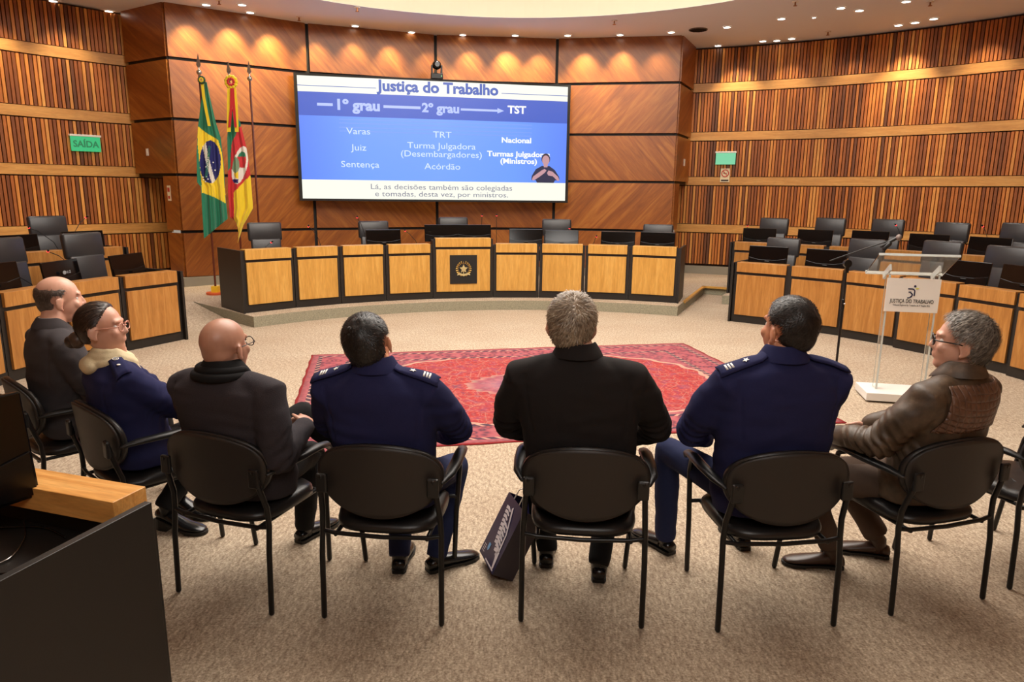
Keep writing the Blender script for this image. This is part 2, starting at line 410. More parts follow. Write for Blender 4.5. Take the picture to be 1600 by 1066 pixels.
for i in range(9):
    if i == 4:
        lab = 'taller middle module of the curved bench, with the gold coat of arms'
    else:
        k = i if i < 4 else 8-i
        lab = '%s light wood module from the %s end of the curved bench' % (ORD[k], 'left' if i < 4 else 'right')
    mdl = module(BB[i], BB[i+1], 5.66, PZ, .88 if i != 4 else .97, M['bench'], lab, 'modules of the curved bench', (.8 if i == 0 else 0, .8 if i == 8 else 0))
    if i == 4:
        bm = new(); box(bm, (0, -.008, .47), (.44, .012, .46)); obj('emblem_board', bm, M['joint'], mdl)
        gold = plain('gold', sr(200, 170, 95), .3, .9); gold2 = plain('pale_gold', sr(225, 215, 160), .35, .7)
        bm = new()
        for k in range(20):
            a = 2*pi*k/20; r = Matrix.Rotation(-a, 3, 'Y')
            prism(bm, [(r @ Vector(q)).xz[:] for q in ((-.009, 0, .085), (.009, 0, .085), (0, 0, .125))], -.018, -.014)
        for s in (-1, 1):
            for k in range(9):
                a = radians(25+k*17); c = (s*sin(a)*.115, -.02, -cos(a)*.115); ell(bm, c, (.018, .006, .009), Matrix.Rotation(s*(a-1.2), 3, 'Y'), 8, 6)
        em = obj('coat_of_arms', bm, gold, mdl, loc=(0, 0, .48))
        bm = new(); pts = []
        for k in range(10):
            a = pi*k/5; r = .072 if k % 2 == 0 else .034; pts.append((r*sin(a), r*cos(a)))
        prism(bm, pts, -.026, -.016); cylr(bm, (0, -.028, 0), .03, .008, 20, rot=Matrix.Rotation(pi/2, 3, 'X')); obj('star', bm, gold2, em)
        bm = new(); prism(bm, [(-.10, -.075), (-.07, -.06), (0, -.085), (.07, -.06), (.10, -.075), (.105, -.105), (.07, -.092), (0, -.118), (-.07, -.092), (-.105, -.105)], -.028, -.018)
        box(bm, (0, -.02, -.04), (.012, .01, .09)); obj('ribbon', bm, gold2, em)
# flanking rows
RB = [44.2, 52.7, 61.1, 69.4, 77.5, 85.6, 94]; RR = [5.3, 5.27, 5.2, 5.12, 5.05, 5.0]
for i in range(6):
    module(RB[i], RB[i+1], RR[i], .001, .885, M['desk'], '%s wooden desk module of the front right row, counting from the far end' % ORD[i], 'front right desk row', (.75 if i == 0 else 0, 0))
LB = [-46.2, -54.4, -62.2, -70, -78, -86]
for i in range(5):
    module(LB[i+1], LB[i], 5.3, .001, .865, M['desk'], '%s wooden desk module of the front left row, counting from the far end' % ORD[i], 'front left desk row', (0, .75 if i == 0 else 0))
for i in range(8):
    a = 39.7+6*i
    module(a, a+6, 7.3, PZ, .90, M['desk'], '%s wooden desk module of the raised right row, counting from the far end' % ORD[i], 'raised right desk row', (.7 if i == 0 else 0, 0))
for i in range(6):
    a = -42.3-6*i
    module(a-6, a, 7.3, PZ, .88, M['desk'], '%s wooden desk module of the raised left row, counting from the far end' % ORD[i], 'raised left desk row', (0, .7 if i == 0 else 0))
# near desk, lower left corner
nd = thing('near_desk', 'black desk end with a pale wood ledge in the lower left corner', 'desk', (-1.0946, 2.0, 0), radians(-17.5))
bm = new(); box(bm, (-.014, -.60, .455), (.026, 1.20, .91)); obj('side_panel', bm, M['black'], nd, bevel=.002)
bm = new(); box(bm, (-.785, .001, .885), (1.4, .126, .075)); obj('ledge', bm, M['near'], nd, bevel=.002)
bm = new(); box(bm, (-.76, .03, .43), (1.44, .03, .80)); obj('front_board', bm, M['black'], nd)
bm = new(); box(bm, (-.76, -.42, .74), (1.44, .86, .03)); obj('worktop', bm, M['black'], nd)
bm = new(); box(bm, (-1.49, -.5, .44), (.026, 1.1, .88)); obj('side_panel', bm, M['black'], nd)
for k, pts in enumerate(([(-.55, .0, .76), (-.42, -.1, .765), (-.36, -.22, .76), (-.5, -.3, .76), (-.45, -.42, .765), (-.62, -.55, .76)], [(-.16, -.02, .765), (-.24, -.14, .76), (-.28, -.26, .763), (-.4, -.3, .76)], [(-.6, -.08, .763), (-.45, -.02, .763), (-.3, -.05, .763)])):
    P3 = [Vector(p) for p in pts]; sm = []
    for i in range(len(P3)-1):
        for q in range(6):
            s = q/6; p0, p1, p2, p3 = P3[max(i-1, 0)], P3[i], P3[i+1], P3[min(i+2, len(P3)-1)]
            sm.append(.5*((2*p1)+(p2-p0)*s+(2*p0-5*p1+4*p2-p3)*s*s+(3*p1-p0-3*p2+p3)*s**3))
    bm = new(); tube(bm, sm, .003, 6)
    mw = nd.matrix_basis.copy(); bm.transform(Matrix.Translation(nd.location) @ Matrix.Rotation(nd.rotation_euler.z, 4, 'Z'))
    tag(obj('cable', bm, M['gloss'] if k else M['chrome'], smooth=True), ['long grey cable lying curled on the near desk worktop', 'short black cable beside the near desk side panel', 'black cable crossing under the near desk ledge'][k], 'cable')
# ------------------------------------------------------------------ monitors, chairs, microphones
def mk_monitor(label, group):
    t = thing('monitor', label, 'monitor', (0, 0, 0), 0, group)
    bm = new(); box(bm, (0, 0, .30), (.56, .022, .34), Matrix.Rotation(-.12, 3, 'X')); obj('housing', bm, M['gloss'], t, bevel=.006)
    bm = new(); R9 = Matrix.Rotation(-.12, 3, 'X')
    prism(bm, [(-.27, -.16), (.27, -.16), (.27, -.02), (.12, -.055), (-.12, -.055), (-.27, -.02)], -.020, -.010); bm.transform(Matrix.Translation((0, 0, .30)) @ R9.to_4x4()); obj('back_shell', bm, M['glassy'], t, bevel=.003)
    bm = new(); box(bm, (0, .0135, .302), (.53, .002, .31), Matrix.Rotation(-.12, 3, 'X')); obj('screen', bm, M['glassy'], t)
    bm = new(); box(bm, (0, -.02, .12), (.07, .025, .22)); obj('stand', bm, M['gloss'], t, bevel=.004)
    bm = new(); cylr(bm, (0, 0, .008), .12, .014, 28); obj('base', bm, M['gloss'], t)
    return t
mon0 = mk_monitor('', '')
used = {'m': 0, 'c': 0}
def monitor(px, py, R, ztop_desk, label, group, yaw=0):
    "px,py: middle of the monitor's top edge"
    p, a = cyl(px, py, R)
    o = mon0 if not used['m'] else copy_tree(mon0); used['m'] = 1
    o.location = pol(a, R, ztop_desk); o.rotation_euler = (0, 0, rz(a)+yaw); o.scale = (1, 1, max(.8, min(1.5, (p.z-ztop_desk)/.47)))
    o['label'] = label; o['group'] = group; return o
def mk_exec():
    t = thing('office_chair', '', 'chair')
    bm = new(); box(bm, (0, -.02, .48), (.50, .50, .10)); obj('seat', bm, M['leather'], t, True, .03)
    b = Matrix.Rotation(-.14, 3, 'X')
    # the back: y+ is away from the desk
    bm = new(); box(bm, (0, .265, .745), (.46, .07, .40), b); obj('lower_backrest', bm, M['leather'], t, True, .025)
    bm = new(); box(bm, (0, .325, 1.05), (.52, .085, .29), b); obj('headrest', bm, M['leather'], t, True, .03)
    for s in (-1, 1):
        bm = new(); tube(bm, [(s*.26, .1, .48), (s*.30, .08, .52), (s*.30, .06, .66)], .016, 8); box(bm, (s*.30, -.02, .68), (.06, .28, .03)); obj('armrest', bm, M['plastic'], t)
    bm = new(); cylr(bm, (0, 0, .26), .03, .36, 16); obj('gas_column', bm, M['chrome'], t)
    for k in range(5):
        a = 2*pi*k/5; bm = new(); tube(bm, [(0, 0, .1), (.28*cos(a), .28*sin(a), .07)], [.025, .016], 8); ell(bm, (.28*cos(a), .28*sin(a), .032), (.022, .03, .03)); obj('foot', bm, M['plastic'], t)
    return t
ex0 = mk_exec()
def exchair(px, py, R, z0, label, group, yaw=0):
    p, a = cyl(px, py, R+.34)
    o = ex0 if not used['c'] else copy_tree(ex0); used['c'] = 1
    s = max(.85, min(1.25, (p.z-z0)/1.19)); o.location = pol(a, R, z0); o.rotation_euler = (0, 0, rz(a)+yaw); o.scale = (1, 1, s)
    o['label'] = label; o['group'] = group; return o
g = 'office chairs behind the curved bench'
for (px, py), l in zip(((409, 348), (583, 346), (708, 340), (870, 343), (1029, 351)), ('dark leather office chair behind the left end of the curved bench', 'dark leather office chair second from left behind the curved bench', 'dark leather office chair behind the middle module with the coat of arms', 'dark leather office chair second from right behind the curved bench', 'dark leather office chair behind the right end of the curved bench')):
    exchair(px, py, 6.6, PZ, l, g, -.1 if px < 500 else 0)
g = 'office chairs of the raised right row'
for i, (px, py) in enumerate(((1208, 341), (1296, 341), (1386, 343), (1486, 348), (1592, 349))):
    exchair(px, py, 8.25, PZ, '%s dark leather office chair from the left in the raised right row' % ORD[i], g, -.1)
g = 'office chairs of the front right row'
for i, (px, py) in enumerate(((1222, 372), (1353, 374), (1471, 377), (1572, 385))):
    exchair(px, py, 6.15, .001, '%s dark leather office chair from the left in the front right row' % ORD[i], g, -.1)
exchair(72, 338, 8.2, PZ, 'dark leather office chair in the raised left row', 'office chairs on the left')
exchair(130, 364, 6.15, .001, 'dark leather office chair at the far end of the front left row', 'office chairs on the left', .1)
exchair(5, 372, 6.15, .001, 'dark leather office chair cut off by the left edge of the picture', 'office chairs on the left', .1)
for i, (px, py) in enumerate(((599, 359), (690, 360), (741, 360), (822, 358), (878, 360), (966, 362), (1028, 363))):
    l = ['black monitor left of the middle module of the curved bench', 'left one of two black monitors on the middle bench module', 'right one of two black monitors on the middle bench module', 'black monitor just right of the middle bench module', 'black monitor in front of the fourth bench chair', 'black monitor second from the right end of the curved bench', 'black monitor at the right end of the curved bench'][i]
    monitor(px, py, 6.05, PZ+(.88 if i not in (1, 2) else .97)-.185, l, 'monitors on the curved bench')
for i, (px, py) in enumerate(((1187, 357), (1274, 359), (1360, 361), (1452, 366), (1548, 371))):
    monitor(px, py, 7.7, PZ+.715, '%s black monitor from the left on the raised right row' % ORD[i], 'monitors of the raised right row')
for i, (px, py) in enumerate(((1201, 385), (1292, 390), (1511, 408), (1606, 416))):
    monitor(px, py, 5.62, .70, ['black monitor at the far end of the front right row', 'black monitor behind the microphone stand, front right row', 'black monitor right of the clear lectern, front right row', 'black monitor at the right edge of the picture'][i], 'monitors of the front right row')
for px, py, R, zt, l, yw in ((129, 361, 7.7, PZ+.695, 'black monitor on the far end of the raised left row', 0), (24, 367, 7.7, PZ+.695, 'black monitor on the raised left row beside the leather chair', 0),
        (198, 397, 5.75, .68, 'black tilted monitor at the far end of the front left row', .3), (94, 408, 5.75, .68, 'black monitor with a round logo on its back, front left row', .25), (-12, 412, 5.75, .68, 'black monitor cut by the left edge of the picture', 0)):
    o = monitor(px, py, R, zt, l, 'monitors on the left', yw)
    if 'logo' in l:
        lg = plain('grey_print', sr(150, 150, 150), .4)
        q = obj('logo', text_mesh('LG', .05, .001, .0008), lg, o); q.location = (.05, -.05, .31)
        bm = new(); cylr(bm, (-.02, -.052, .31), .026, .004, 24, rot=Matrix.Rotation(pi/2, 3, 'X')); obj('logo_disc', bm, lg, o)
# near monitor at lower left edge
o = copy_tree(mon0); o.location = (-1.66, 1.86, .756); o.rotation_euler = (0, 0, radians(60)); o.scale = (1, 1, 1); tag(o, 'dark monitor standing on the near desk at the lower left edge', 'monitor', 'monitors on the left')
# gooseneck microphones
def goose(px, py, R, zt, foot_da, label, group):
    p, a = cyl(px, py, R); b = pol(a+foot_da, R+.02, zt); t = thing('gooseneck_microphone', label, 'microphone', b, rz(a), group)
    q = p-b; q = Matrix.Rotation(-rz(a), 3, 'Z') @ q; hgt = max(q.z, .12)
    bm = new(); box(bm, (0, 0, .012), (.10, .12, .024)); obj('base', bm, M['plastic'], t, bevel=.004)
    m1 = Vector((q.x*.25, 0, hgt*.55)); bm = new(); tube(bm, [(0, 0, .02), m1, Vector((q.x*.7, q.y*.6, hgt*.88)), Vector((q.x, q.y, hgt))], .0045, 8); obj('gooseneck', bm, M['plastic'], t, True)
    bm = new(); tube(bm, [Vector((q.x, q.y, hgt)), Vector((q.x*1.05, q.y-.035, hgt+.02))], .011, 10); obj('capsule', bm, M['plastic'], t, True)
    bm = new(); ell(bm, (q.x, q.y, hgt), (.014, .014, .012), None, 10, 8); obj('led_ring', bm, M['red_led'], t, True)
bz = PZ+.70
for px, py, da, l in ((424, 379, -1.5, 'gooseneck microphone on the first bench module from the left'), (482, 354, 2, 'gooseneck microphone on the second bench module from the left'), (558, 340, 1.5, 'tall gooseneck microphone beside the second bench chair'),
        (633, 361, 2.2, 'gooseneck microphone left of the middle bench module'), (753, 337, 0, 'left of two upright gooseneck microphones right of the middle chair'), (776, 337, 0, 'right of two upright gooseneck microphones right of the middle chair'),
        (890, 357, -1, 'gooseneck microphone in front of the fourth bench chair'), (932, 370, -.6, 'short gooseneck microphone between two monitors near the right bench end')):
    goose(px, py, 6.1, bz, da, l, 'microphones on the curved bench')
for px, py, R, z, da, l in ((45, 356, 7.75, PZ+.70, 3, 'gooseneck microphone in front of the raised left chair'), (134, 340, 7.75, PZ+.70, -2, 'gooseneck microphone at the far end of the raised left row'),
        (75, 393, 5.85, .68, 4, 'gooseneck microphone bending over the front left row'), (17, 429, 5.8, .68, 3, 'gooseneck microphone low at the left edge of the picture'),
        (1168, 353, 7.75, PZ+.715, 0, 'gooseneck microphone at the far end of the raised right row'), (1536, 354, 7.75, PZ+.715, 1, 'gooseneck microphone near the right end of the raised right row'),
        (1400, 352, 7.75, PZ+.715, 1, 'gooseneck microphone in the middle of the raised right row')):
    goose(px, py, R, z, da, l, 'microphones on the side rows')
# ------------------------------------------------------------------ video wall
def fsolve_plane(px, py, A, n):
    r = ray(px, py); o = Vector((0, 0, H)); return o+r*((A-o).dot(n)/r.dot(n))
YR = 14.5; rr = ray(889, 225); RC = Vector((rr.x/rr.y*YR, YR, 0)); rl = ray(464, 214); LCn = Vector((rl.x/rl.y*YR*.924, YR*.924, 0))
sd = (RC-LCn); SW = sd.length; sd.normalize(); sn = Vector((sd.y, -sd.x, 0))
zt = (fsolve_plane(889, 133, RC, sn).z+fsolve_plane(463, 115, RC, sn).z)/2; zb_ = (fsolve_plane(889, 316, RC, sn).z+fsolve_plane(465, 313, RC, sn).z)/2
SH = zt-zb_; smid = (RC+LCn)/2
scr = thing('video_wall', 'large flat video wall showing a blue slide titled Justiça do Trabalho', 'screen', (smid.x, smid.y, (zt+zb_)/2), atan2(sd.y, sd.x))
bm = new(); box(bm, (0, .06, 0), (SW+.02, .10, SH+.02)); obj('frame', bm, M['joint'], scr)
bm = new()
for s in (-1, 1):
    box(bm, (s*SW*.3, .2, 0), (.08, .24, SH*.8)); box(bm, (s*SW*.3, .42, 0), (.05, .3, .05))
obj('mounting_rail', bm, M['metal'], scr)
W2, H2 = SW/2-.05, SH/2-.03
def em2(name, c, k=1.0): return emit(name, c, k, .3)
t = NT('screen_blue'); v = t.coord('Object'); sep = t.n('ShaderNodeSeparateXYZ'); t.l(v, sep.inputs[0])
xx = t.m_('MULTIPLY', sep.outputs[0], .37)
colr = t.ramp(t.m_('ADD', t.m_('ABSOLUTE', xx), 0), [(0, sr(104, 146, 240)), (.55, sr(96, 140, 236)), (1, sr(84, 118, 218))])
t.set(Base_Color=(.01, .01, .01, 1), Roughness=.3, Emission_Color=colr, Emission_Strength=.98); M['scr_blue'] = t.m
M['scr_dark'] = em2('screen_dark_blue', sr(64, 96, 200)); M['scr_white'] = em2('screen_white', sr(244, 245, 232), 1.05); M['scr_title'] = em2('screen_title', sr(40, 84, 180))
M['scr_pale'] = em2('screen_pale', sr(205, 222, 255), 1.15); M['scr_pale2'] = em2('screen_pale_band', sr(176, 192, 250), 1.1); M['scr_txt'] = em2('screen_bright', sr(250, 252, 255), 1.05); M['scr_grey'] = em2('screen_grey', sr(128, 128, 148))
M['scr_line'] = em2('screen_line', sr(122, 160, 246))
def strip(name, y0, y1, m, x0=-1, x1=1, dy=0.0):
    bm = new(); box(bm, ((x0+x1)/2*W2, .006-dy, H2*(1-(y0+y1))), ((x1-x0)*W2, .004, 2*H2*(y1-y0))); return obj(name, bm, m, scr)
strip('title_bar', 0, .125, M['scr_white']); strip('header_band', .125, .315, M['scr_dark']); strip('picture_area', .315, .84, M['scr_blue']); strip('caption_bar', .84, 1, M['scr_white'])
for y in (.335, .365, .40, .43): strip('light_line', y, y+.008, M['scr_line'], -.72, .72, .002)
strip('rule', .075, .080, M['scr_title'], -1, -.45, .003); strip('rule', .075, .080, M['scr_title'], .48, 1, .003)
def st(s, x, y, size, m, bold=0, sx=1.0, sp=1.0):
    o = obj('lettering', text_mesh(s, size*SH, .002, bold, sx, spacing=sp), m, scr); o.location = (x*W2, -.002, H2*(1-2*y)); return o
st('Justiça do Trabalho', .01, .058, .120, M['scr_title'], .010, 1.08)
st('1º grau', -.585, .225, .115, M['scr_pale2'], .010, 1.1); st('2º grau', .02, .225, .10, M['scr_pale2'], .008, 1.1); st('TST', .60, .215, .088, M['scr_txt'], .006, 1.1)
strip('arrow_bar', .213, .235, M['scr_pale2'], -.87, -.76, .003); strip('arrow_bar', .213, .235, M['scr_pale2'], -.40, -.13, .003); strip('arrow_bar', .216, .234, M['scr_pale2'], .17, .45, .003)
bm = new(); prism(bm, [(.45*W2, .05), (.45*W2, -.05), (.50*W2, 0)], .001, .004); o = obj('arrow_head', bm, M['scr_pale2'], scr); o.location = (0, 0, H2*(1-.45))
for s, x, y, z, m, b in (('Varas', -.585, .435, .072, 'scr_pale', 0), ('Juiz', -.585, .57, .072, 'scr_pale', 0), ('Sentença', -.58, .71, .072, 'scr_pale', 0), ('TRT', .03, .445, .072, 'scr_pale', 0), ('Turma Julgadora\n(Desembargadores)', .025, .575, .072, 'scr_pale', 0), ('Acórdão', .03, .715, .072, 'scr_pale', 0),
                        ('Nacional', .60, .475, .062, 'scr_txt', .004), ('Turmas Julgadoras\n(Ministros)', .62, .625, .062, 'scr_txt', .004), ('Lá, as decisões também são colegiadas\ne tomadas, desta vez, por ministros.', .03, .925, .062, 'scr_grey', 0)):
    st(s, x, y, z, M[m], b, 1.22 if 'scr_grey' != m else 1.28, .95)
pin = em2('screen_skin', sr(208, 160, 168), .9); pdk = em2('screen_shirt', sr(38, 42, 74)); phr = em2('screen_hair', sr(50, 40, 52))
def flat(name, poly, m, d):
    bm = new(); prism(bm, poly, -.004-d, -.001); o = obj(name, bm, m, scr); o.location = (.835*W2, 0, H2*(1-2*.84)); return o
def circ(cx, cz, rx, rz_, n=20): return [(cx+rx*cos(2*pi*k/n), cz+rz_*sin(2*pi*k/n)) for k in range(n)]
flat('interpreter_shirt', [(-.17, 0), (-.20, .05), (-.29, .05), (-.28, .13), (-.20, .26), (-.07, .33), (0, .31), (.07, .33), (.19, .25), (.28, .12), (.29, .05), (.2, .05), (.17, 0)], pdk, .0)
flat('interpreter_neck', [(-.035, .30), (-.045, .36), (.045, .36), (.035, .30)], pin, .001)
flat('interpreter_hair', circ(0, .46, .088, .105), phr, .001); flat('interpreter_face', circ(0, .435, .074, .093), pin, .002)
flat('interpreter_forearm', [(-.28, .06), (-.25, .12), (-.08, .24), (-.02, .27), (.02, .24), (-.02, .19), (-.13, .11), (-.24, .04)], pin, .003)
flat('interpreter_forearm', [(.29, .05), (.26, .12), (.14, .22), (.06, .24), (.03, .19), (.06, .14), (.15, .13), (.25, .04)], pin, .003)
# PTZ camera on top of the screen
pc = fsolve_plane(683, 126, RC, sn); cm_ = thing('conference_camera', 'black pan and tilt camera sitting on top of the video wall', 'camera', (pc.x-sn.x*.05, pc.y-sn.y*.05, zt+.012), atan2(sd.y, sd.x))
bm = new(); box(bm, (0, 0, .05), (.22, .14, .10)); obj('base', bm, M['plastic'], cm_, bevel=.01)
bm = new(); box(bm, (-.09, 0, .17), (.03, .08, .16)); box(bm, (.09, 0, .17), (.03, .08, .16)); obj('yoke', bm, M['plastic'], cm_, bevel=.006)
bm = new(); ell(bm, (0, 0, .25), (.085, .10, .085)); obj('head', bm, M['gloss'], cm_, True)
bm = new(); cylr(bm, (0, -.10, .25), .045, .05, 20, rot=Matrix.Rotation(pi/2, 3, 'X')); obj('lens', bm, M['glassy'], cm_)
bm = new(); box(bm, (.08, -.072, .05), (.012, .004, .012)); obj('status_light', bm, emit('green_led', (.2, 1, .3, 1), 2), cm_)
# ------------------------------------------------------------------ flags
green = plain('flag_green', sr(18, 118, 84), .7, sheen=.3); yel = plain('flag_yellow', sr(236, 206, 30), .65, sheen=.3); blu = plain('flag_blue', sr(34, 36, 104), .7); red = plain('flag_red', sr(196, 28, 36), .65, sheen=.3); wht = plain('flag_white', sr(226, 222, 212), .7)
pole = plain('pole_wood', sr(96, 40, 22), .4); silver = plain('finial_silver', sr(190, 185, 175), .25, .9)
def inpoly(x, y, pl):
    c = False; j = len(pl)-1
    for i in range(len(pl)):
        if (pl[i][1] > y) != (pl[j][1] > y) and x < (pl[j][0]-pl[i][0])*(y-pl[i][1])/(pl[j][1]-pl[i][1])+pl[i][0]: c = not c
        j = i
    return c
def lerp_edge(e, y):
    if y <= e[0][1]: return e[0][0]
    for a, b in zip(e, e[1:]):
        if y <= b[1]: return a[0]+(b[0]-a[0])*(y-a[1])/max(b[1]-a[1], 1e-6)
    return e[-1][0]
def flagpole(pxl, pyl, ytop, label, group='flagpoles beside the bench'):
    p, a = cyl(pxl, pyl, 7.75); base = Vector((p.x, p.y, PZ)); n = Vector((-p.x, -p.y, 0)).normalized()
    t = thing('flagpole', label, 'flag', base, 0, group)
    top = fsolve_plane(pxl, ytop, base, n).z-PZ
    bm = new(); tube(bm, [(0, 0, .04), (0, 0, top-.30)], .016, 12); obj('pole', bm, pole, t, True)
    bm = new(); ell(bm, (0, 0, top-.27), (.04, .04, .04)); tube(bm, [(0, 0, top-.26), (0, 0, top-.20)], [.015, .012], 10); obj('finial_ball', bm, silver, t, True)
    bm = new(); prism(bm, [(0, top), (.012, top-.06), (.035, top-.16), (.012, top-.20), (-.012, top-.20), (-.035, top-.16), (-.012, top-.06)], -.006, .006); obj('spearhead', bm, silver, t)
    bm = new(); cylr(bm, (0, 0, .018), .15, .034, 32); obj('base', bm, plain('base_orange', sr(196, 84, 40), .5), t)
    bm = new(); cylr(bm, (0, 0, .085), .075, .10, 4, rot=Matrix.Rotation(pi/4, 3, 'Z')); obj('socket', bm, plain('socket_yellow', sr(226, 184, 40), .5), t)
    def loc(px, py, d=0.0): return fsolve_plane(px, py, base+n*(.05+d), n)-base
    return t, loc, n
def cloth(t, loc, L, R, y0, y1, bot, classify, mats, name='cloth', amp=.035, folds=2.6, ph=0, off=0):
    NU, NV = 46, 150; bm = new(); g = []
    for j in range(NV+1):
        v = j/NV; row = []
        for i in range(NU+1):
            u = i/NU
            ye = bot[0]+(bot[1]-bot[0])*u; y = y0+(ye-y0)*v
            x = lerp_edge(L, y)+(lerp_edge(R, y)-lerp_edge(L, y))*u
            A = amp*(.35+.65*v); q = loc(x, y, off+A*sin(2*pi*folds*u+ph+v*1.2)+A*.4*sin(2*pi*folds*2.3*u+1+v*2))
            row.append((bm.verts.new(q), x, y))
        g.append(row)
    for j in range(NV):
        for i in range(NU):
            f = bm.faces.new((g[j][i][0], g[j][i+1][0], g[j+1][i+1][0], g[j+1][i][0]))
            cx = (g[j][i][1]+g[j+1][i+1][1])/2; cy = (g[j][i][2]+g[j+1][i+1][2])/2; f.material_index = classify(cx, cy)
    o = obj(name, bm, mats, t, True); s = o.modifiers.new('s', 'SOLIDIFY'); s.thickness = .004; return o
f1, loc1, n1 = flagpole(333, 400, 86, 'leftmost flagpole, with the green flag with yellow rhombus and blue disc')
rh = [(308, 196), (317, 204), (341, 219), (347, 240), (351, 290), (353, 318), (335, 308), (315, 301), (315, 285), (309, 230)]
def cl1(x, y):
    if ((x-328.5)/16.5)**2+((y-253)/33.5)**2 < 1:
        xb = 316+(y-222)*.20+((y-222)/60)**2*3
        return 3 if abs(x-xb-2) < 3.2 else 2
    if inpoly(x, y, rh): return 1
    return 0
fc = cloth(f1, loc1, [(319, 128), (314, 160), (309, 200), (307, 240), (308, 285), (314, 292), (316, 330), (319, 373)], [(323, 128), (330, 160), (337, 190), (345, 215), (350, 260), (352, 300), (356, 343)], 128, 0, (373, 342), cl1, [green, yel, blu, wht])
stm = plain('star_white', sr(240, 240, 235), .6)
for k, (x, y) in enumerate(((333, 254), (322, 261), (318, 281), (321, 284), (325, 280), (323, 276), (336, 266), (317, 277))):
    bm = new(); ell(bm, (0, 0, 0), (.012, .006, .012), None, 8, 6); o = obj('star', bm, stm, fc); o.location = loc1(x, y, .06)
o = obj('lettering', text_mesh('ORDEM E PROGRESSO', .052, .001, .001, .95), green, fc); o.location = loc1(324.5, 253, .07)
o.matrix_basis = Matrix.Translation(o.location) @ Matrix.Rotation(atan2(n1.y, n1.x)+pi/2, 4, 'Z') @ Matrix.Rotation(radians(-80+180), 4, 'Y')
def ribbon(t, loc, pts, wpx, m, name, off=.10):
    bm = new(); a = []
    for (x, y) in pts: a.append((bm.verts.new(loc(x-wpx/2, y, off)), bm.verts.new(loc(x+wpx/2, y, off+.012))))
    for p, q in zip(a, a[1:]): bm.faces.new((p[0], p[1], q[1], q[0]))
    o = obj(name, bm, m, t); s = o.modifiers.new('s', 'SOLIDIFY'); s.thickness = .004; return o
ribbon(f1, loc1, [(316, 130), (318, 150), (322, 172), (327, 197)], 4.5, yel, 'ribbon')
gy = [green, yel]
def rosette(t, loc, cx, cy, r, mats):
    bm = new(); c = loc(cx, cy, .12)
    for ring, (rr_, mi, pet) in enumerate(((r, 0, 11), (r*.62, 1, 9), (r*.22, 0, 1))):
        for k in range(pet):
            a = 2*pi*k/pet; rad = rr_*.72 if pet > 1 else 0
            ell(bm, c+Vector((cos(a)*rad, -.012*ring, sin(a)*rad)), (rr_*.34, .018, rr_*.34), None, 8, 6, mi)
    return obj('rosette', bm, mats, t, True)
rosette(f1, loc1, 315, 125, .06, [plain('ribbon_green', sr(30, 70, 40), .5), yel])
f2, loc2, n2 = flagpole(376, 385, 96, 'middle flagpole, with the green, red and yellow flag and a rosette')
def cl2(x, y):
    e = ((x-375)*cos(.22)+(y-258)*sin(.22)); e2 = (-(x-375)*sin(.22)+(y-258)*cos(.22))
    d = (e/11.5)**2+(e2/30)**2
    if d < 1:
        if (x-368)**2/36+(y-258)**2/150 < 1: return 5
        if d > .52 or (x > 372 and y > 262): return 3 if not (abs(y-283) < 3 and x < 372) else 4
        return 0 if y < 245 else 2 if y < 268 else 1
    if inpoly(x, y, [(354, 170), (366, 175), (374, 197), (362, 224), (360, 262), (355, 268), (350, 215)]) or inpoly(x, y, [(366, 175), (376, 190), (377, 197), (372, 200)]): return 0
    if inpoly(x, y, [(365, 301), (392, 273), (400, 272), (400, 400), (362, 400), (366, 338)]): return 1
    return 2
cloth(f2, loc2, [(359, 170), (355, 215), (356, 260), (356, 300), (359, 339), (365, 345), (369, 380)], [(364, 170), (375, 190), (385, 230), (391, 270), (395, 320), (395, 326), (380, 352), (371, 380)], 170, 0, (340, 380), cl2, [green, yel, red, wht, blu, plain('crest_green', sr(120, 150, 120), .6)], folds=2.1, ph=2)
ribbon(f2, loc2, [(358, 138), (357.5, 165), (357.5, 206)], 6, yel, 'ribbon', .12); ribbon(f2, loc2, [(366, 138), (368.5, 165), (370, 206)], 6, yel, 'ribbon', .12)
ribbon(f2, loc2, [(361.5, 138), (361, 168), (358.5, 199)], 4, red, 'ribbon', .145); ribbon(f2, loc2, [(363.5, 138), (365.5, 168), (368, 199)], 4, red, 'ribbon', .145)
rosette(f2, loc2, 361, 128, .105, [yel, red])
flagpole(403, 330, 96, 'rightmost flagpole, a bare dark wooden pole without a flag')
# ------------------------------------------------------------------ signs, switches
def onwall(px, py, R=10.28): p, a = cyl(px, py, R); return p, a
gl = emit('sign_green', sr(40, 190, 120), .9); gl2 = emit('sign_green_pale', sr(120, 215, 165), .9); gd = emit('sign_letter_green', sr(10, 150, 90), .55)
for px, py, wpx, hpx, lab, txt, m in ((133, 225, .46, .25, 'lit green exit sign reading SAÍDA on the left slat wall', 'SAÍDA', gl), (1134, 248, .40, .24, 'lit green exit sign on the right slat wall above a notice', '', gl2)):
    p, a = onwall(px, py); t = thing('exit_sign', lab, 'sign', p, rz(a), 'lit exit signs')
    bm = new(); box(bm, (0, -.03, hpx/2+.01), (wpx+.03, .07, .035)); obj('housing', bm, M['white'], t, bevel=.005)
    bm = new(); box(bm, (0, -.03, 0), (wpx, .02, hpx)); obj('panel', bm, m, t)
    if txt:
        o = obj('lettering', text_mesh(txt, .15, .003, .004, .95), gd, t); o.location = (0, -.043, -.01)
paper = plain('notice_paper', sr(236, 222, 186), .6); ink = plain('ink', sr(60, 46, 34), .6); redink = plain('red_ink', sr(190, 60, 40), .6)
p, a = onwall(1133, 274); t = thing('notice', 'small no smoking notice under the right exit sign', 'sign', p, rz(a))
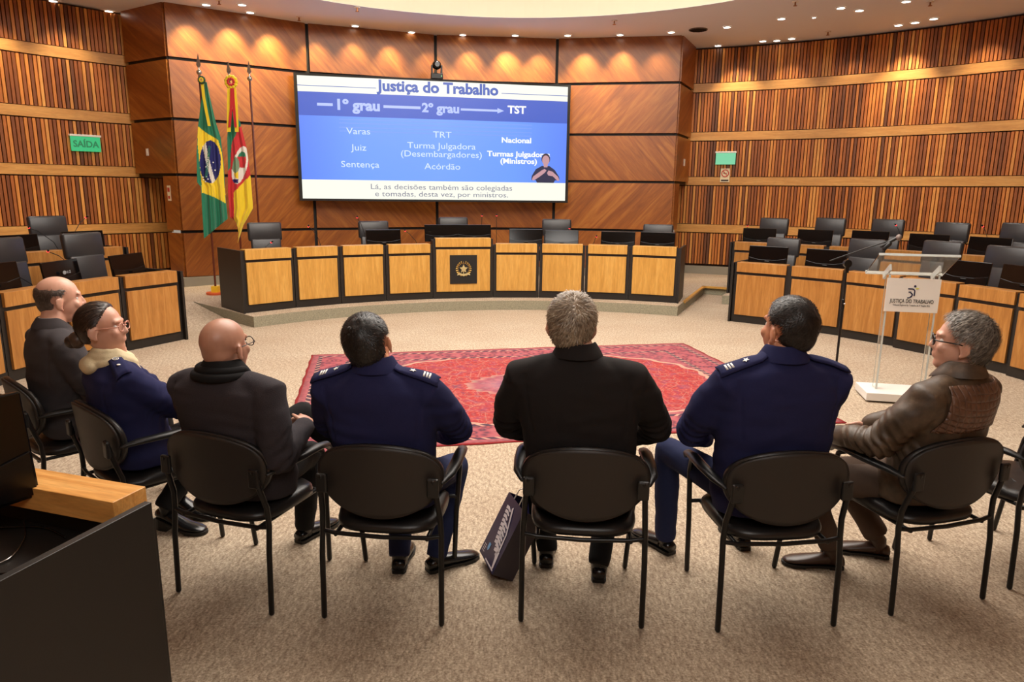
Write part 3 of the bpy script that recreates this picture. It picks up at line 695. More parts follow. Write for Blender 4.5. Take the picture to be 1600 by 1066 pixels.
bm = new(); box(bm, (0, -.01, 0), (.19, .008, .28)); obj('sheet', bm, paper, t)
bm = new(); bmesh.ops.create_circle(bm, segments=24, radius=.078); 
bm.free(); bm = new()
for k in range(24):
    a0, a1 = 2*pi*k/24, 2*pi*(k+1)/24; prism(bm, [(.06*cos(a0), .06*sin(a0)), (.08*cos(a0), .08*sin(a0)), (.08*cos(a1), .08*sin(a1)), (.06*cos(a1), .06*sin(a1))], -.018, -.014)
box(bm, (0, -.018, 0), (.14, .004, .016), Matrix.Rotation(pi/4, 3, 'Y')); o = obj('prohibition_ring', bm, redink, t); o.location = (0, 0, .04)
bm = new(); box(bm, (0, -.015, .04), (.07, .003, .014)); box(bm, (0, -.015, -.105), (.15, .003, .03)); obj('print', bm, ink, t)
# flat notices and switch plates on the panel returns
def plate(px, py, A, B, w_, h_, name, lab, m, lines=False):
    d = (B-A).normalized(); n = Vector((d.y, -d.x, 0)); q = fsolve_plane(px, py, A, n); t = thing(name, lab, 'sign' if lines else 'switch', q+n*.045, atan2(d.y, d.x))
    bm = new(); box(bm, (0, 0, 0), (w_, .008, h_)); obj('plate', bm, m, t)
    bm = new()
    if lines:
        box(bm, (0, -.006, .06), (w_*.7, .003, .07)); box(bm, (0, -.006, -.07), (w_*.6, .003, .05)); obj('print', bm, redink, t)
    else:
        box(bm, (0, -.006, 0), (w_*.4, .005, h_*.3)); obj('rocker', bm, M['white'], t)
A_, B_ = pol(-32.6, 10.25), pol(-31, RP)
plate(234, 238, A_, B_, .07, .12, 'switch_plate', 'small white switch plate on the left end of the panel wall', M['white'])
plate(268, 302, A_, B_, .09, .26, 'notice', 'narrow cream notice at the left corner of the panel wall', paper, True)
plate(1066, 254, pol(30, RP), pol(30.9, 10.25), .12, .14, 'switch_plate', 'small white switch plate at the right end of the panel wall', M['white'])
# ------------------------------------------------------------------ ceiling fittings
dl0 = None
DL = [(83, 1), (170, 17), (322, 7), (378, 7), (391, 19), (555, 40), (643, 50), (723, 54), (805, 55), (887, 55), (969, 54), (1049, 50), (1136, 42), (1122, 71), (1192, 64), (1214, 63), (1237, 60), (1221, 29), (1272, 27), (1314, 12), (1343, 16), (1416, 2), (1404, 39), (1430, 35), (1459, 29)]
for di, (px, py) in enumerate(DL):
    q = P(px, py, CEIL); side = 'left' if px < 250 else 'back' if px < 1100 else 'right'
    num = ORD[sorted(q[0] for q in DL if ('left' if q[0] < 250 else 'back' if q[0] < 1100 else 'right') == side).index(px)]
    lab = '%s downlight from the left in the ceiling %s' % (num, {'left': 'over the left slat wall', 'back': 'in front of the wood panel wall', 'right': 'over the right slat wall'}[side])
    if dl0 is None:
        dl0 = thing('downlight', lab, 'ceiling light', q)
        bm = new()
        for k in range(24):
            a0, a1 = 2*pi*k/24, 2*pi*(k+1)/24
            v = [bm.verts.new((r*cos(a), r*sin(a), z)) for a in (a0, a1) for r, z in ((.062, -.002), (.062, -.012), (.082, -.006), (.082, .0))]
            for f in ((0, 1, 5, 4), (1, 2, 6, 5), (2, 3, 7, 6)): bm.faces.new([v[i] for i in f])
        obj('trim_ring', bm, M['white'], dl0, True)
        bm = new(); cylr(bm, (0, 0, -.006), .062, .006, 24); obj('lamp', bm, M['lamp'], dl0)
        o = dl0
    else: o = copy_tree(dl0)
    o.location = (q.x, q.y, CEIL-.001); o['label'] = lab; o['group'] = 'downlights over the %s' % side
    if (px, py) in ((1272, 27),): o.scale = (.5, .5, 1)
q = P(1091, 46, CEIL); t = thing('ceiling_vent', 'dark oval ceiling grille near the right end of the panel wall', 'vent', (q.x, q.y, CEIL-.002))
bm = new(); cylr(bm, (0, 0, -.006), .17, .012, 32); obj('ring', bm, plain('vent_grey', sr(110, 98, 86), .6), t)
bm = new()
for k in range(-5, 6):
    L = 2*sqrt(.15**2-(k*.027)**2); box(bm, (0, k*.027, -.016), (L, .006, .008))
obj('grille', bm, M['joint'], t)
for px, py, l in ((558, 11, 'sprinkler head in the ceiling above the video wall'), (960, 32, 'sprinkler head in the ceiling right of the video wall'), (1294, 49, 'sprinkler head in the ceiling over the right slat wall'), (1243, 2, 'sprinkler head at the top edge of the picture, right of centre'), (1454, 2, 'sprinkler head at the top right of the picture'), (467, 26, 'sprinkler head in the ceiling above the flags'), (342, 0, 'sprinkler head at the top edge above the left panel')):
    q = P(px, py, CEIL); t = thing('sprinkler', l, 'sprinkler', (q.x, q.y, CEIL-.001), 0, 'ceiling sprinklers')
    bm = new(); cylr(bm, (0, 0, -.006), .05, .012, 20); obj('escutcheon', bm, M['white'], t)
    bm = new(); tube(bm, [(0, 0, -.01), (0, 0, -.06)], .012, 8); cylr(bm, (0, 0, -.065), .03, .006, 12); obj('nozzle', bm, plain('brass', sr(150, 100, 60), .3, .8), t)
# ------------------------------------------------------------------ rug
rc = [P(485, 556), P(1066, 537), P(1325, 662), P(435, 713)]
rcn = (rc[0]+rc[1]+rc[2]+rc[3])/4; ra = atan2((rc[1]-rc[0]+rc[2]-rc[3]).y, (rc[1]-rc[0]+rc[2]-rc[3]).x)
RL, RWd = ((rc[1]-rc[0]).length+(rc[2]-rc[3]).length)/4, ((rc[3]-rc[0]).length+(rc[2]-rc[1]).length)/4
t = NT('persian_rug'); v = t.coord('Object'); sp = t.n('ShaderNodeSeparateXYZ'); t.l(v, sp.inputs[0])
ax = t.m_('ABSOLUTE', sp.outputs[0]); ay = t.m_('ABSOLUTE', sp.outputs[1])
cmb = t.n('ShaderNodeCombineXYZ'); t.l(ax, cmb.inputs[0]); t.l(ay, cmb.inputs[1]); mv = cmb.outputs[0]
d = t.m_('MINIMUM', t.m_('SUBTRACT', RL, ax), t.m_('SUBTRACT', RWd, ay))
def vor(scale, feat='F1'):
    q = t.n('ShaderNodeTexVoronoi', feature=feat); q.inputs['Scale'].default_value = scale; t.l(mv, q.inputs['Vector']); return q
v1 = vor(11); v2 = vor(25); v3 = vor(5, 'DISTANCE_TO_EDGE'); nz = t.noise(mv, 26, 3, .6)
RED, NAVY, PINK, CRM, BLUE = sr(172, 20, 26), sr(40, 32, 62), sr(166, 84, 88), sr(204, 166, 140), sr(84, 88, 130)
flor = t.ramp(v1.outputs['Distance'], [(0, CRM), (.14, PINK), (.24, NAVY), (.32, RED), (.50, RED), (.56, CRM), (.60, sr(170, 40, 50)), (1, BLUE)])
flor2 = t.ramp(v2.outputs['Distance'], [(0, CRM), (.25, sr(210, 60, 50)), (.55, RED), (.75, RED), (1, NAVY)])
v4 = vor(38); field = t.mix(.5, flor, flor2); field = t.mix(.25, field, t.ramp(v4.outputs['Color'], [(0, NAVY), (.4, RED), (.7, RED), (1, CRM)]))
vine = t.m_('LESS_THAN', v3.outputs['Distance'], .018); field = t.mix(t.m_('MULTIPLY', vine, .3), field, CRM)
spand = t.ramp(v2.outputs['Distance'], [(0, PINK), (.3, sr(150, 60, 76)), (.6, sr(176, 90, 100)), (1, NAVY)])
spand = t.mix(.45, spand, t.ramp(v1.outputs['Distance'], [(0, CRM), (.3, NAVY), (.6, sr(186, 90, 96)), (1, sr(200, 140, 130))]))
# lobed field shape, medallion
ang = t.m_('ARCTAN2', t.m_('DIVIDE', ay, 1.18), t.m_('DIVIDE', ax, 1.85))
lob = t.m_('MULTIPLY', t.m_('SINE', t.m_('MULTIPLY', ang, 24)), .035)
px_ = t.m_('POWER', t.m_('DIVIDE', ax, RL*.80), 2.3); py_ = t.m_('POWER', t.m_('DIVIDE', ay, RWd*.76), 2.3)
rad = t.m_('ADD', t.m_('ADD', px_, py_), lob)
field = t.mix(t.m_('GREATER_THAN', rad, 1.0), field, spand)
field = t.mix(t.m_('COMPARE', rad, 1.0, .035), field, CRM)
mr = t.m_('ADD', t.m_('ADD', t.m_('POWER', t.m_('DIVIDE', ax, .72), 1.6), t.m_('POWER', t.m_('DIVIDE', ay, .46), 1.6)), t.m_('MULTIPLY', lob, 1.6))
med = t.ramp(mr, [(0, PINK), (.12, NAVY), (.3, BLUE), (.55, sr(176, 120, 130)), (.8, sr(150, 70, 90)), (.95, CRM)])
med = t.mix(.5, med, spand); field = t.mix(t.m_('LESS_THAN', mr, 1.0), field, med)
border = t.ramp(v1.outputs['Distance'], [(0, CRM), (.2, sr(196, 60, 60)), (.34, NAVY), (.5, sr(168, 72, 84)), (.8, sr(188, 100, 104)), (1, NAVY)])
border = t.mix(.4, border, spand)
guard = t.ramp(t.m_('SINE', t.m_('MULTIPLY', t.m_('ADD', ax, ay), 60)), [(.3, NAVY), (.5, PINK), (.7, CRM)])
c = t.mix(t.m_('LESS_THAN', d, .44), field, guard); c = t.mix(t.m_('LESS_THAN', d, .39), c, border)
c = t.mix(t.m_('LESS_THAN', d, .13), c, guard); c = t.mix(t.m_('LESS_THAN', d, .085), c, t.mix(.5, sr(176, 96, 100), spand)); c = t.mix(t.m_('LESS_THAN', d, .022), c, sr(176, 20, 34))
c = t.mix(t.m_('MULTIPLY', nz, .18), c, sr(190, 130, 120)); c = t.mix(.05, c, sr(216, 190, 176))
c = t.mix(1, c, (.70, .66, .70, 1), 'MULTIPLY'); t.set(Base_Color=c, Roughness=.95); t.b.inputs['Specular IOR Level'].default_value = .15; t.bump(nz, .5, .003)
bm = new(); NX, NY = 60, 42; gg = [[bm.verts.new((RL*(2*i/NX-1)+.006*sin(j*1.3), RWd*(2*j/NY-1)+.006*sin(i*.9), .009+.003*noise.noise(Vector((i*.2, j*.2, 0))))) for i in range(NX+1)] for j in range(NY+1)]
for j in range(NY):
    for i in range(NX): bm.faces.new((gg[j][i], gg[j][i+1], gg[j+1][i+1], gg[j+1][i]))
o = obj('rug', bm, t.m, smooth=True, loc=(rcn.x, rcn.y, 0), rotz=ra); s = o.modifiers.new('s', 'SOLIDIFY'); s.thickness = .009
tag(o, 'large red Persian rug with a pinkish floral border in the middle of the floor', 'rug')
# ------------------------------------------------------------------ lectern
t = NT('acrylic'); t.set(Base_Color=(.98, 1, .99, 1), Roughness=.03, Transmission_Weight=1.0); t.b.inputs['IOR'].default_value = 1.2; ACR = t.m
t = NT('acrylic_edge'); t.set(Base_Color=(.9, .95, .92, 1), Roughness=.25, Transmission_Weight=.6); ACE = t.m
lp = (P(1343, 622)+P(1407, 633))/2; lc = thing('lectern', 'clear acrylic lectern with a white sign on a white base', 'lectern', (3.575, 6.34, 0), radians(-12)); lc.scale = (.94, .94, .98)
bm = new(); box(bm, (.06, .0, .055), (.74, .42, .075)); obj('base', bm, M['white'], lc, bevel=.004)
bm = new()
for x in (-.2, .32):
    for y in (-.12, .12): cylr(bm, (x+.0, y, .012), .02, .022, 10)
obj('glides', bm, M['plastic'], lc)
for s in (-1, 1):
    bm = new(); box(bm, (s*.215+.03, 0, .64), (.018, .10, 1.10)); up = obj('upright', bm, ACR, lc, bevel=.002)
    bm = new(); box(bm, (s*.215+.03, -.0515, .64), (.016, .003, 1.09)); box(bm, (s*.215+.03, .0515, .64), (.016, .003, 1.09)); obj('polished_edge', bm, ACE, up)
    bm = new(); box(bm, (s*.215+.03, .05, 1.20), (.018, .22, .06), Matrix.Rotation(-.5, 3, 'X')); obj('bracket', bm, ACE, lc, bevel=.002)
tl = Matrix.Rotation(-.50, 3, 'X')
bm = new(); box(bm, (.03, .08, 1.265), (.70, .44, .012), tl); obj('reading_top', bm, ACR, lc, bevel=.002)
bm = new(); box(bm, (.03, -.112, 1.372), (.70, .012, .02), tl); box(bm, (.03, .275, 1.17), (.70, .012, .035), tl); obj('top_lip', bm, ACE, lc)
bm = new(); box(bm, (.03, -.058, 1.00), (.47, .006, .31)); sg = obj('sign', bm, M['white'], lc)
navy = plain('print_navy', sr(24, 28, 66), .5); olive = plain('print_yellow', sr(206, 208, 60), .5); dk = plain('print_dark', sr(40, 38, 40), .5)
o = obj('lettering', text_mesh('JUSTIÇA DO TRABALHO', .050, .001, .0003, .70), dk, sg); o.location = (.03, -.063, .945)
o = obj('lettering', text_mesh('Tribunal Regional do Trabalho da 4ª Região (RS)', .0215, .0006, 0, .78), dk, sg); o.location = (.03, -.063, .908)
bm = new()
def arcpoly(cx, cz, r0, r1, a0, a1, n=10):
    A = [(cx+r1*cos(radians(a0+(a1-a0)*k/n)), cz+r1*sin(radians(a0+(a1-a0)*k/n))) for k in range(n+1)]
    B = [(cx+r0*cos(radians(a1+(a0-a1)*k/n)), cz+r0*sin(radians(a1+(a0-a1)*k/n))) for k in range(n+1)]
    return A+B
prism(bm, arcpoly(.0, 1.035, .020, .031, 90, -5), -.064, -.060); prism(bm, [(-.035, 1.055), (-.035, 1.066), (.0, 1.066), (.0, 1.055)], -.064, -.060); prism(bm, [(.020, 1.037), (.020, .995), (.031, .995), (.031, 1.037)], -.064, -.060)
prism(bm, [(-.028, 1.025), (-.028, 1.036), (-.004, 1.036), (-.004, 1.025)], -.064, -.060); prism(bm, arcpoly(-.008, 1.005, .010, .021, 90, -10), -.064, -.060)
prism(bm, [(.002, 1.003), (.013, 1.003), (.002, .982), (-.02, .972), (-.034, .972), (-.034, .982), (-.014, .984)], -.064, -.060); prism(bm, circ(.024, 1.085, .0105, .0105), -.064, -.060)
o = obj('emblem', bm, navy, sg); o.location = (.02, 0, 0)
bm = new(); prism(bm, [(.034, 1.058), (.034, 1.069), (.062, 1.072), (.052, 1.06)], -.064, -.060); o = obj('emblem_accent', bm, olive, sg); o.location = (.02, 0, 0)
# ------------------------------------------------------------------ microphone stand
mb = P(1302, 612); ms = thing('microphone_stand', 'tall black microphone stand with a boom beside the lectern', 'stand', (mb.x, mb.y, 0))
nrm = Vector((-mb.x, -mb.y, 0)).normalized()
def ml(px, py, d=0): return fsolve_plane(px, py, mb+nrm*d, nrm)-mb
ph_ = ml(1324, 412).z
bm = new(); cylr(bm, (0, 0, .012), .13, .022, 36); obj('base', bm, M['metal'], ms, bevel=.004)
bm = new(); tube(bm, [(0, 0, .02), (0, 0, .86)], .011, 12); tube(bm, [(0, 0, .84), (0, 0, ph_)], .0075, 12); obj('pole', bm, M['metal'], ms, True)
bm = new(); tube(bm, [(0, 0, .81), (0, 0, .89)], .016, 12); obj('height_collar', bm, M['metal'], ms, True); bm = new(); tube(bm, [(0, -.015, .86), (0, -.035, .86)], .008, 8); obj('height_clutch', bm, M['chrome'], ms, True)
bm = new(); cylr(bm, (0, 0, ph_), .036, .04, 20, rot=Matrix.Rotation(pi/2, 3, 'X')); box(bm, (0, 0, ph_-.05), (.03, .03, .07)); obj('boom_clamp', bm, M['metal'], ms)
e0, e1 = ml(1297, 407.5), ml(1396, 374)
bm = new(); tube(bm, [e0, (e0+e1)*.5+Vector((0, 0, .004)), e1], [.0055, .0055, .006], 8); obj('boom', bm, M['metal'], ms, True)
mi_ = thing('microphone', 'black handheld microphone clipped at the end of the boom', 'microphone', mb+e1)
dv = (e1-e0).normalized()
bm = new(); tube(bm, [-dv*.10+Vector((.0, 0, -.03)), dv*.02], [.011, .016], 12); obj('handle', bm, M['plastic'], mi_, True)
bm = new(); ell(bm, dv*.045, (.026, .026, .028), None, 16, 10); obj('grille', bm, plain('grille_grey', sr(130, 118, 112), .45, .6, bumpn=.6, sc=500), mi_, True)
bm = new(); tube(bm, [dv*-.07+Vector((0, 0, -.06)), dv*-.03+Vector((0, 0, -.03))], [.02, .022], 10); obj('clip', bm, M['plastic'], mi_, True)
# ------------------------------------------------------------------ paper bag
bnavy = plain('bag_navy', sr(34, 30, 66), .35); bdark = plain('bag_side', sr(44, 38, 46), .4); bw = plain('bag_print', sr(206, 196, 200), .5); bl = plain('bag_blue', sr(110, 160, 205), .5)
b0, b1 = P(751, 880), P(767, 911); ed = (b1-b0).normalized(); BW = .24; BD = .115; BH = .34
bg = thing('gift_bag', 'dark navy paper bag with a white wing print leaning on a chair leg', 'bag', (b1+(b0-b1)*.5)+Vector((.0, 0, .0)), atan2(ed.y, ed.x))
bgt = Matrix.Rotation(radians(-27), 3, 'X')     # lean away from the printed face
def bp(x, y, z): return bgt @ Vector((x, y, z)) + Vector((0, 0, .004+BD*sin(radians(27))))
bm = new()
v = [bm.verts.new(bp(x, y, z)) for z in (0, BH) for x, y in ((-BW/2, 0), (BW/2, 0), (BW/2, BD), (-BW/2, BD))]
f = bm.faces.new((v[0], v[1], v[5], v[4])); f.material_index = 0
for q in ((1, 2, 6, 5), (2, 3, 7, 6), (3, 0, 4, 7), (3, 2, 1, 0)): bm.faces.new([v[i] for i in q]).material_index = 1 if q[0] == 1 else 0
body = obj('paper_body', bm, [bnavy, bdark], bg); s = body.modifiers.new('s', 'SOLIDIFY'); s.thickness = .002
def bpoly(bm, pts, off=-.002):
    bm.faces.new([bm.verts.new(bp(x, off, z)) for x, z in pts])
bm = new()
for r, (n, z0, L) in enumerate(((9, .29, .05), (7, .22, .06))):
    for k in range(n):
        x = -.035+.0*k+r*.045; z = z0-.021*k-.01; bpoly(bm, [(x-.028+k*.006, z+.012), (x+.0+k*.006, z+.016), (x+.035+k*.005, z+.004), (x+.03+k*.005, z-.003), (x-.0+k*.006, z+.001), (x-.026+k*.006, z-.004)])
bpoly(bm, [(.0, .30), (.012, .31), (.075, .19), (.085, .10), (.055, .07), (.048, .076), (.072, .105), (.064, .185)])
bpoly(bm, [(.03, .11), (.09, .10), (.10, .02), (.085, .015), (.07, .06)])
o = obj('wing_print', bm, bw, bg); s = o.modifiers.new('s', 'SOLIDIFY'); s.thickness = .0008
bm = new(); bpoly(bm, [(-.055, .085), (-.03, .085), (-.03, .058), (-.0425, .045), (-.055, .058)]); o = obj('shield_print', bm, bl, bg)
bm = new()
for k in range(4): bpoly(bm, [(-.10, .06-.011*k), (-.07+.004*(k % 2), .06-.011*k), (-.07+.004*(k % 2), .056-.011*k), (-.10, .056-.011*k)])
bpoly(bm, [(-.02, .016), (.105, .016), (.105, .008), (-.02, .008)]); obj('text_print', bm, bw, bg)
bm = new()
for y in (.004, BD-.004):
    tube(bm, [bp(-.04, y, BH-.01), bp(-.035, y, BH+.05), bp(0, y, BH+.075), bp(.035, y, BH+.05), bp(.04, y, BH-.01)], .003, 6)
obj('cord_handle', bm, M['white'], bg, True)
# ------------------------------------------------------------------ guest chairs
def mk_guest():
    t = thing('guest_chair', '', 'chair')
    # seat: rounded trapezoid cushion, waterfall front
    bm = new(); n = 40; rings = []
    for zc, k in ((.405, .90), (.412, .985), (.430, 1.0), (.452, .985), (.465, .93), (.470, .80), (.472, .4)):
        L = []
        for i in range(n):
            a = 2*pi*i/n; ca, sa = cos(a), sin(a); ex = 3.6
            x = math.copysign(abs(ca)**(2/ex), ca)*(.235+.012*sa); y = math.copysign(abs(sa)**(2/ex), sa)*.225
            dip = -.012 if y < -.1 and zc > .44 else 0
            L.append(bm.verts.new((x*k, y*k+.005, zc+dip-.010*(y > .16))))
        rings.append(L)
    for a, b in zip(rings, rings[1:]):
        for i in range(n): bm.faces.new((a[i], a[(i+1) % n], b[(i+1) % n], b[i]))
    bm.faces.new(rings[0][::-1]); bm.faces.new(rings[-1]); obj('seat', bm, M['vinyl'], t, True)
    # back: curved D-shaped shell with a pad in front
    def backsurf(bm, grow, y0, th, zc=.675):
        NX, NZ = 26, 16; fr = []; bk = []
        for j in range(NZ+1):
            for i in range(NX+1):
                u = 2*i/NX-1; v = 2*j/NZ-1
                d = sqrt(max(0, 1-.5*v*v)); e = sqrt(max(0, 1-.5*u*u)); X, Z = u*d, v*e      # square to disc
                X, Z = X*(1+.10*abs(Z)**2*(Z > 0)), Z
                x = X*(.265+grow); z = zc+(Z*(.180+grow) if Z < 0 else Z*(.150+grow))
                if Z > 0: x *= 1+.06*Z
                yy = y0+.055*(x/.27)**2-.10*(z-.66)
                fr.append(bm.verts.new((x, yy+th/2*(1-.7*max(u*u, v*v)**3), z))); bk.append(bm.verts.new((x, yy-th/2, z)))
        w_ = NX+1
        for j in range(NZ):
            for i in range(NX):
                q = (j*w_+i, j*w_+i+1, (j+1)*w_+i+1, (j+1)*w_+i)
                bm.faces.new([fr[k] for k in q]); bm.faces.new([bk[k] for k in q[::-1]])
        ring = [i for i in range(NX)]+[j*w_+NX for j in range(NZ)]+[NZ*w_+i for i in range(NX, 0, -1)]+[j*w_ for j in range(NZ, 0, -1)]
        for a, b in zip(ring, ring[1:]+ring[:1]): bm.faces.new((fr[a], fr[b], bk[b], bk[a]))
    bm = new(); backsurf(bm, 0.0, -.262, .016); bk = obj('backrest', bm, M['shell'], t, True)
    bm = new(); backsurf(bm, .006, -.240, .034); obj('back_pad', bm, M['vinyl'], t, True)
    for s in (-1, 1):
        bm = new(); tube(bm, [(s*.262, -.235, .012), (s*.262, -.225, .30), (s*.260, -.212, .42), (s*.256, -.215, .50), (s*.248, -.245, .60), (s*.238, -.262, .68)], .0125, 12); obj('rear_leg', bm, M['metal'], t, True)
        bm = new(); tube(bm, [(s*.228, .262, .012), (s*.245, .235, .30), (s*.268, .205, .56), (s*.272, .18, .625), (s*.272, .14, .645)], .0125, 12); obj('front_leg', bm, M['metal'], t, True)
        bm = new(); tube(bm, [(s*.265, -.205, .655), (s*.285, -.14, .668), (s*.290, .0, .668), (s*.288, .12, .668), (s*.283, .20, .655), (s*.280, .225, .63)], [.015, .025, .028, .028, .025, .016], 12, flat=.6); obj('armrest', bm, M['plastic'], t, True)
        bm = new(); box(bm, (s*.236, -.262, .65), (.05, .02, .085)); obj('back_bracket', bm, M['plastic'], t, bevel=.008)
        for y in (-.235, .26): pass
    bm = new(); tube(bm, [(-.258, -.214, .412), (-.2, -.218, .403), (0, -.222, .397), (.2, -.218, .403), (.258, -.214, .412)], .010, 8); tube(bm, [(-.25, .22, .40), (.25, .22, .40)], .010, 8)
    for s in (-1, 1): tube(bm, [(s*.2, -.22, .398), (s*.2, .22, .40)], .010, 8)
    obj('seat_frame', bm, M['metal'], t, True)
    return t
g0 = mk_guest()
CH = [(-2.55, 3.88, 42), (-1.90, 3.46, 40), (-1.22, 3.11, 19.5), (-.53, 2.995, 5.5), (.333, 2.99, 4.5), (1.14, 2.975, -5.5), (1.91, 3.15, -15.6), (2.60, 3.38, -16)]
CL = ['black guest chair under the man in the grey suit at the far left', 'black guest chair under the woman with the cream hood', 'black guest chair under the bald man in the dark coat', 'black guest chair under the dark haired man in navy, left of centre', 'black guest chair under the grey haired man in the black suit', 'black guest chair under the man in navy right of centre', 'black guest chair under the man in the brown leather jacket', 'empty black guest chair cut by the right edge of the picture']
for i, ((x, y, a), l) in enumerate(zip(CH, CL)):
    o = g0 if i == 0 else copy_tree(g0); o.location = (x, y, 0); o.rotation_euler = (0, 0, radians(-a)); o['label'] = l; o['group'] = 'black guest chairs in a curved row'
# ------------------------------------------------------------------ people
def skinmat(name, c, c2):
    t = NT(name); f = t.noise(t.coord('Object'), 9, 3); t.set(Base_Color=t.ramp(f, [(.3, c), (.7, c2)]), Roughness=.42)
    t.b.inputs['Subsurface Weight'].default_value = .12; t.b.inputs['Subsurface Radius'].default_value = (.02, .008, .004); return t.m
def cloth_m(name, c, c2, sc=420, rough=.9, sheen=.0, b=.25):
    t = NT(name); f = t.noise(t.coord('Object'), sc, 2); g = t.noise(t.coord('Object'), 5, 3)
    col = t.mix(t.m_('MULTIPLY', f, .8), c, c2)
    t.set(Base_Color=col, Roughness=rough); t.b.inputs['Sheen Weight'].default_value = sheen; t.b.inputs['Specular IOR Level'].default_value = .25; t.bump(f, b, .002); return t.m
def ik(a, c, l1, l2, pole):
    d = c-a; L = min(d.length, l1+l2-.002); n = d.normalized(); x = (l1*l1-l2*l2+L*L)/(2*L); hh = sqrt(max(l1*l1-x*x, 0))
    p = (pole-n*pole.dot(n)).normalized(); return a+n*x+p*hh, a+n*L
def wr(seed, amp, sc=7, zs=2.2):
    o_ = Vector((seed*7.3, seed*3.1, 0))
    def f(co, n):
        q = Vector((co.x*sc*.6, co.y*sc*.8, co.z*sc*zs*.6))+o_
        return amp*(noise.noise(q)+.5*noise.noise(q*2.3))
    return f
def head_geo(bm, mt, bald=0):
    def E(c, r, rot=None, u=24, v=16):
        g = Matrix.Diagonal((*r, 1))
        if rot is not None: g = rot.to_4x4() @ g
        bmesh.ops.create_uvsphere(bm, u_segments=u, v_segments=v, radius=1, matrix=mt @ Matrix.Translation(c) @ g)
    E((0, -.014, .034), (.077, .097, .088)); E((0, -.030, -.004), (.068, .074, .078)); E((0, .028, -.028), (.061, .066, .078)); E((0, .058, -.088), (.030, .028, .026)); E((0, .025, -.075), (.052, .055, .040))
    E((0, .078, .032), (.046, .014, .013))                                  # brow
    for s in (-1, 1):
        E((s*.036, .066, -.022), (.022, .020, .022))                         # cheek
        E((s*.083, -.008, -.010), (.008, .019, .033), Matrix.Rotation(s*.35, 3, 'Z') @ Matrix.Rotation(-.15, 3, 'X'))   # ear shell
        E((s*.091, -.017, -.003), (.006, .012, .027), Matrix.Rotation(s*.5, 3, 'Z') @ Matrix.Rotation(-.15, 3, 'X'))
        E((s*.082, .0, -.038), (.006, .010, .010))
        E((s*.010, .095, -.025), (.009, .010, .008))
    v0 = [Vector((0, .086, .022)), Vector((0, .099, -.005)), Vector((0, .105, -.020))]
    tube(bm, [mt @ q for q in v0], [.007, .009, .011], 10)
    E((0, .086, -.052), (.023, .010, .006)); E((0, .084, -.062), (.021, .010, .007))
def fingers(bm, wrist, d, nrm, side, curl=.5, s=1.0):
    "palm, four fingers, thumb; d: hand direction, nrm: back of the hand, side: towards the thumb"
    d = d.normalized(); side = (side-d*side.dot(d)).normalized(); nrm = d.cross(side).normalized()*(1 if nrm.dot(d.cross(side)) > 0 else -1)
    R = Matrix((side, d, nrm)).transposed()
    pc = wrist+d*.048*s
    mt = Matrix.Translation(pc) @ R.to_4x4() @ Matrix.Diagonal((.041*s, .054*s, .016*s, 1)); bmesh.ops.create_uvsphere(bm, u_segments=16, v_segments=10, radius=1, matrix=mt)
    for k, (off, L) in enumerate(((.030, .074), (.010, .082), (-.010, .076), (-.029, .060))):
        p = wrist+d*.080*s+side*off*s; seg = [.42, .33, .25]; a = curl*.5; pts = [p-d*.02*s, p]; dd = d.copy()
        for q in seg:
            dd = (d*cos(a)-nrm*sin(a)+side*off*1.2).normalized(); p = p+dd*L*q*s; pts.append(p); a += curl
        tube(bm, pts, [.0095*s, .0095*s, .0088*s, .008*s, .007*s], 8)
    p = wrist+d*.022*s+side*.026*s; t1 = (side*.75+d*.75-nrm*.25*curl).normalized(); t2 = (side*.25+d*1-nrm*.5*curl).normalized()
    tube(bm, [p, p+t1*.038*s, p+t1*.038*s+t2*.03*s, p+t1*.038*s+t2*.052*s], [.013*s, .011*s, .0095*s, .008*s], 8)
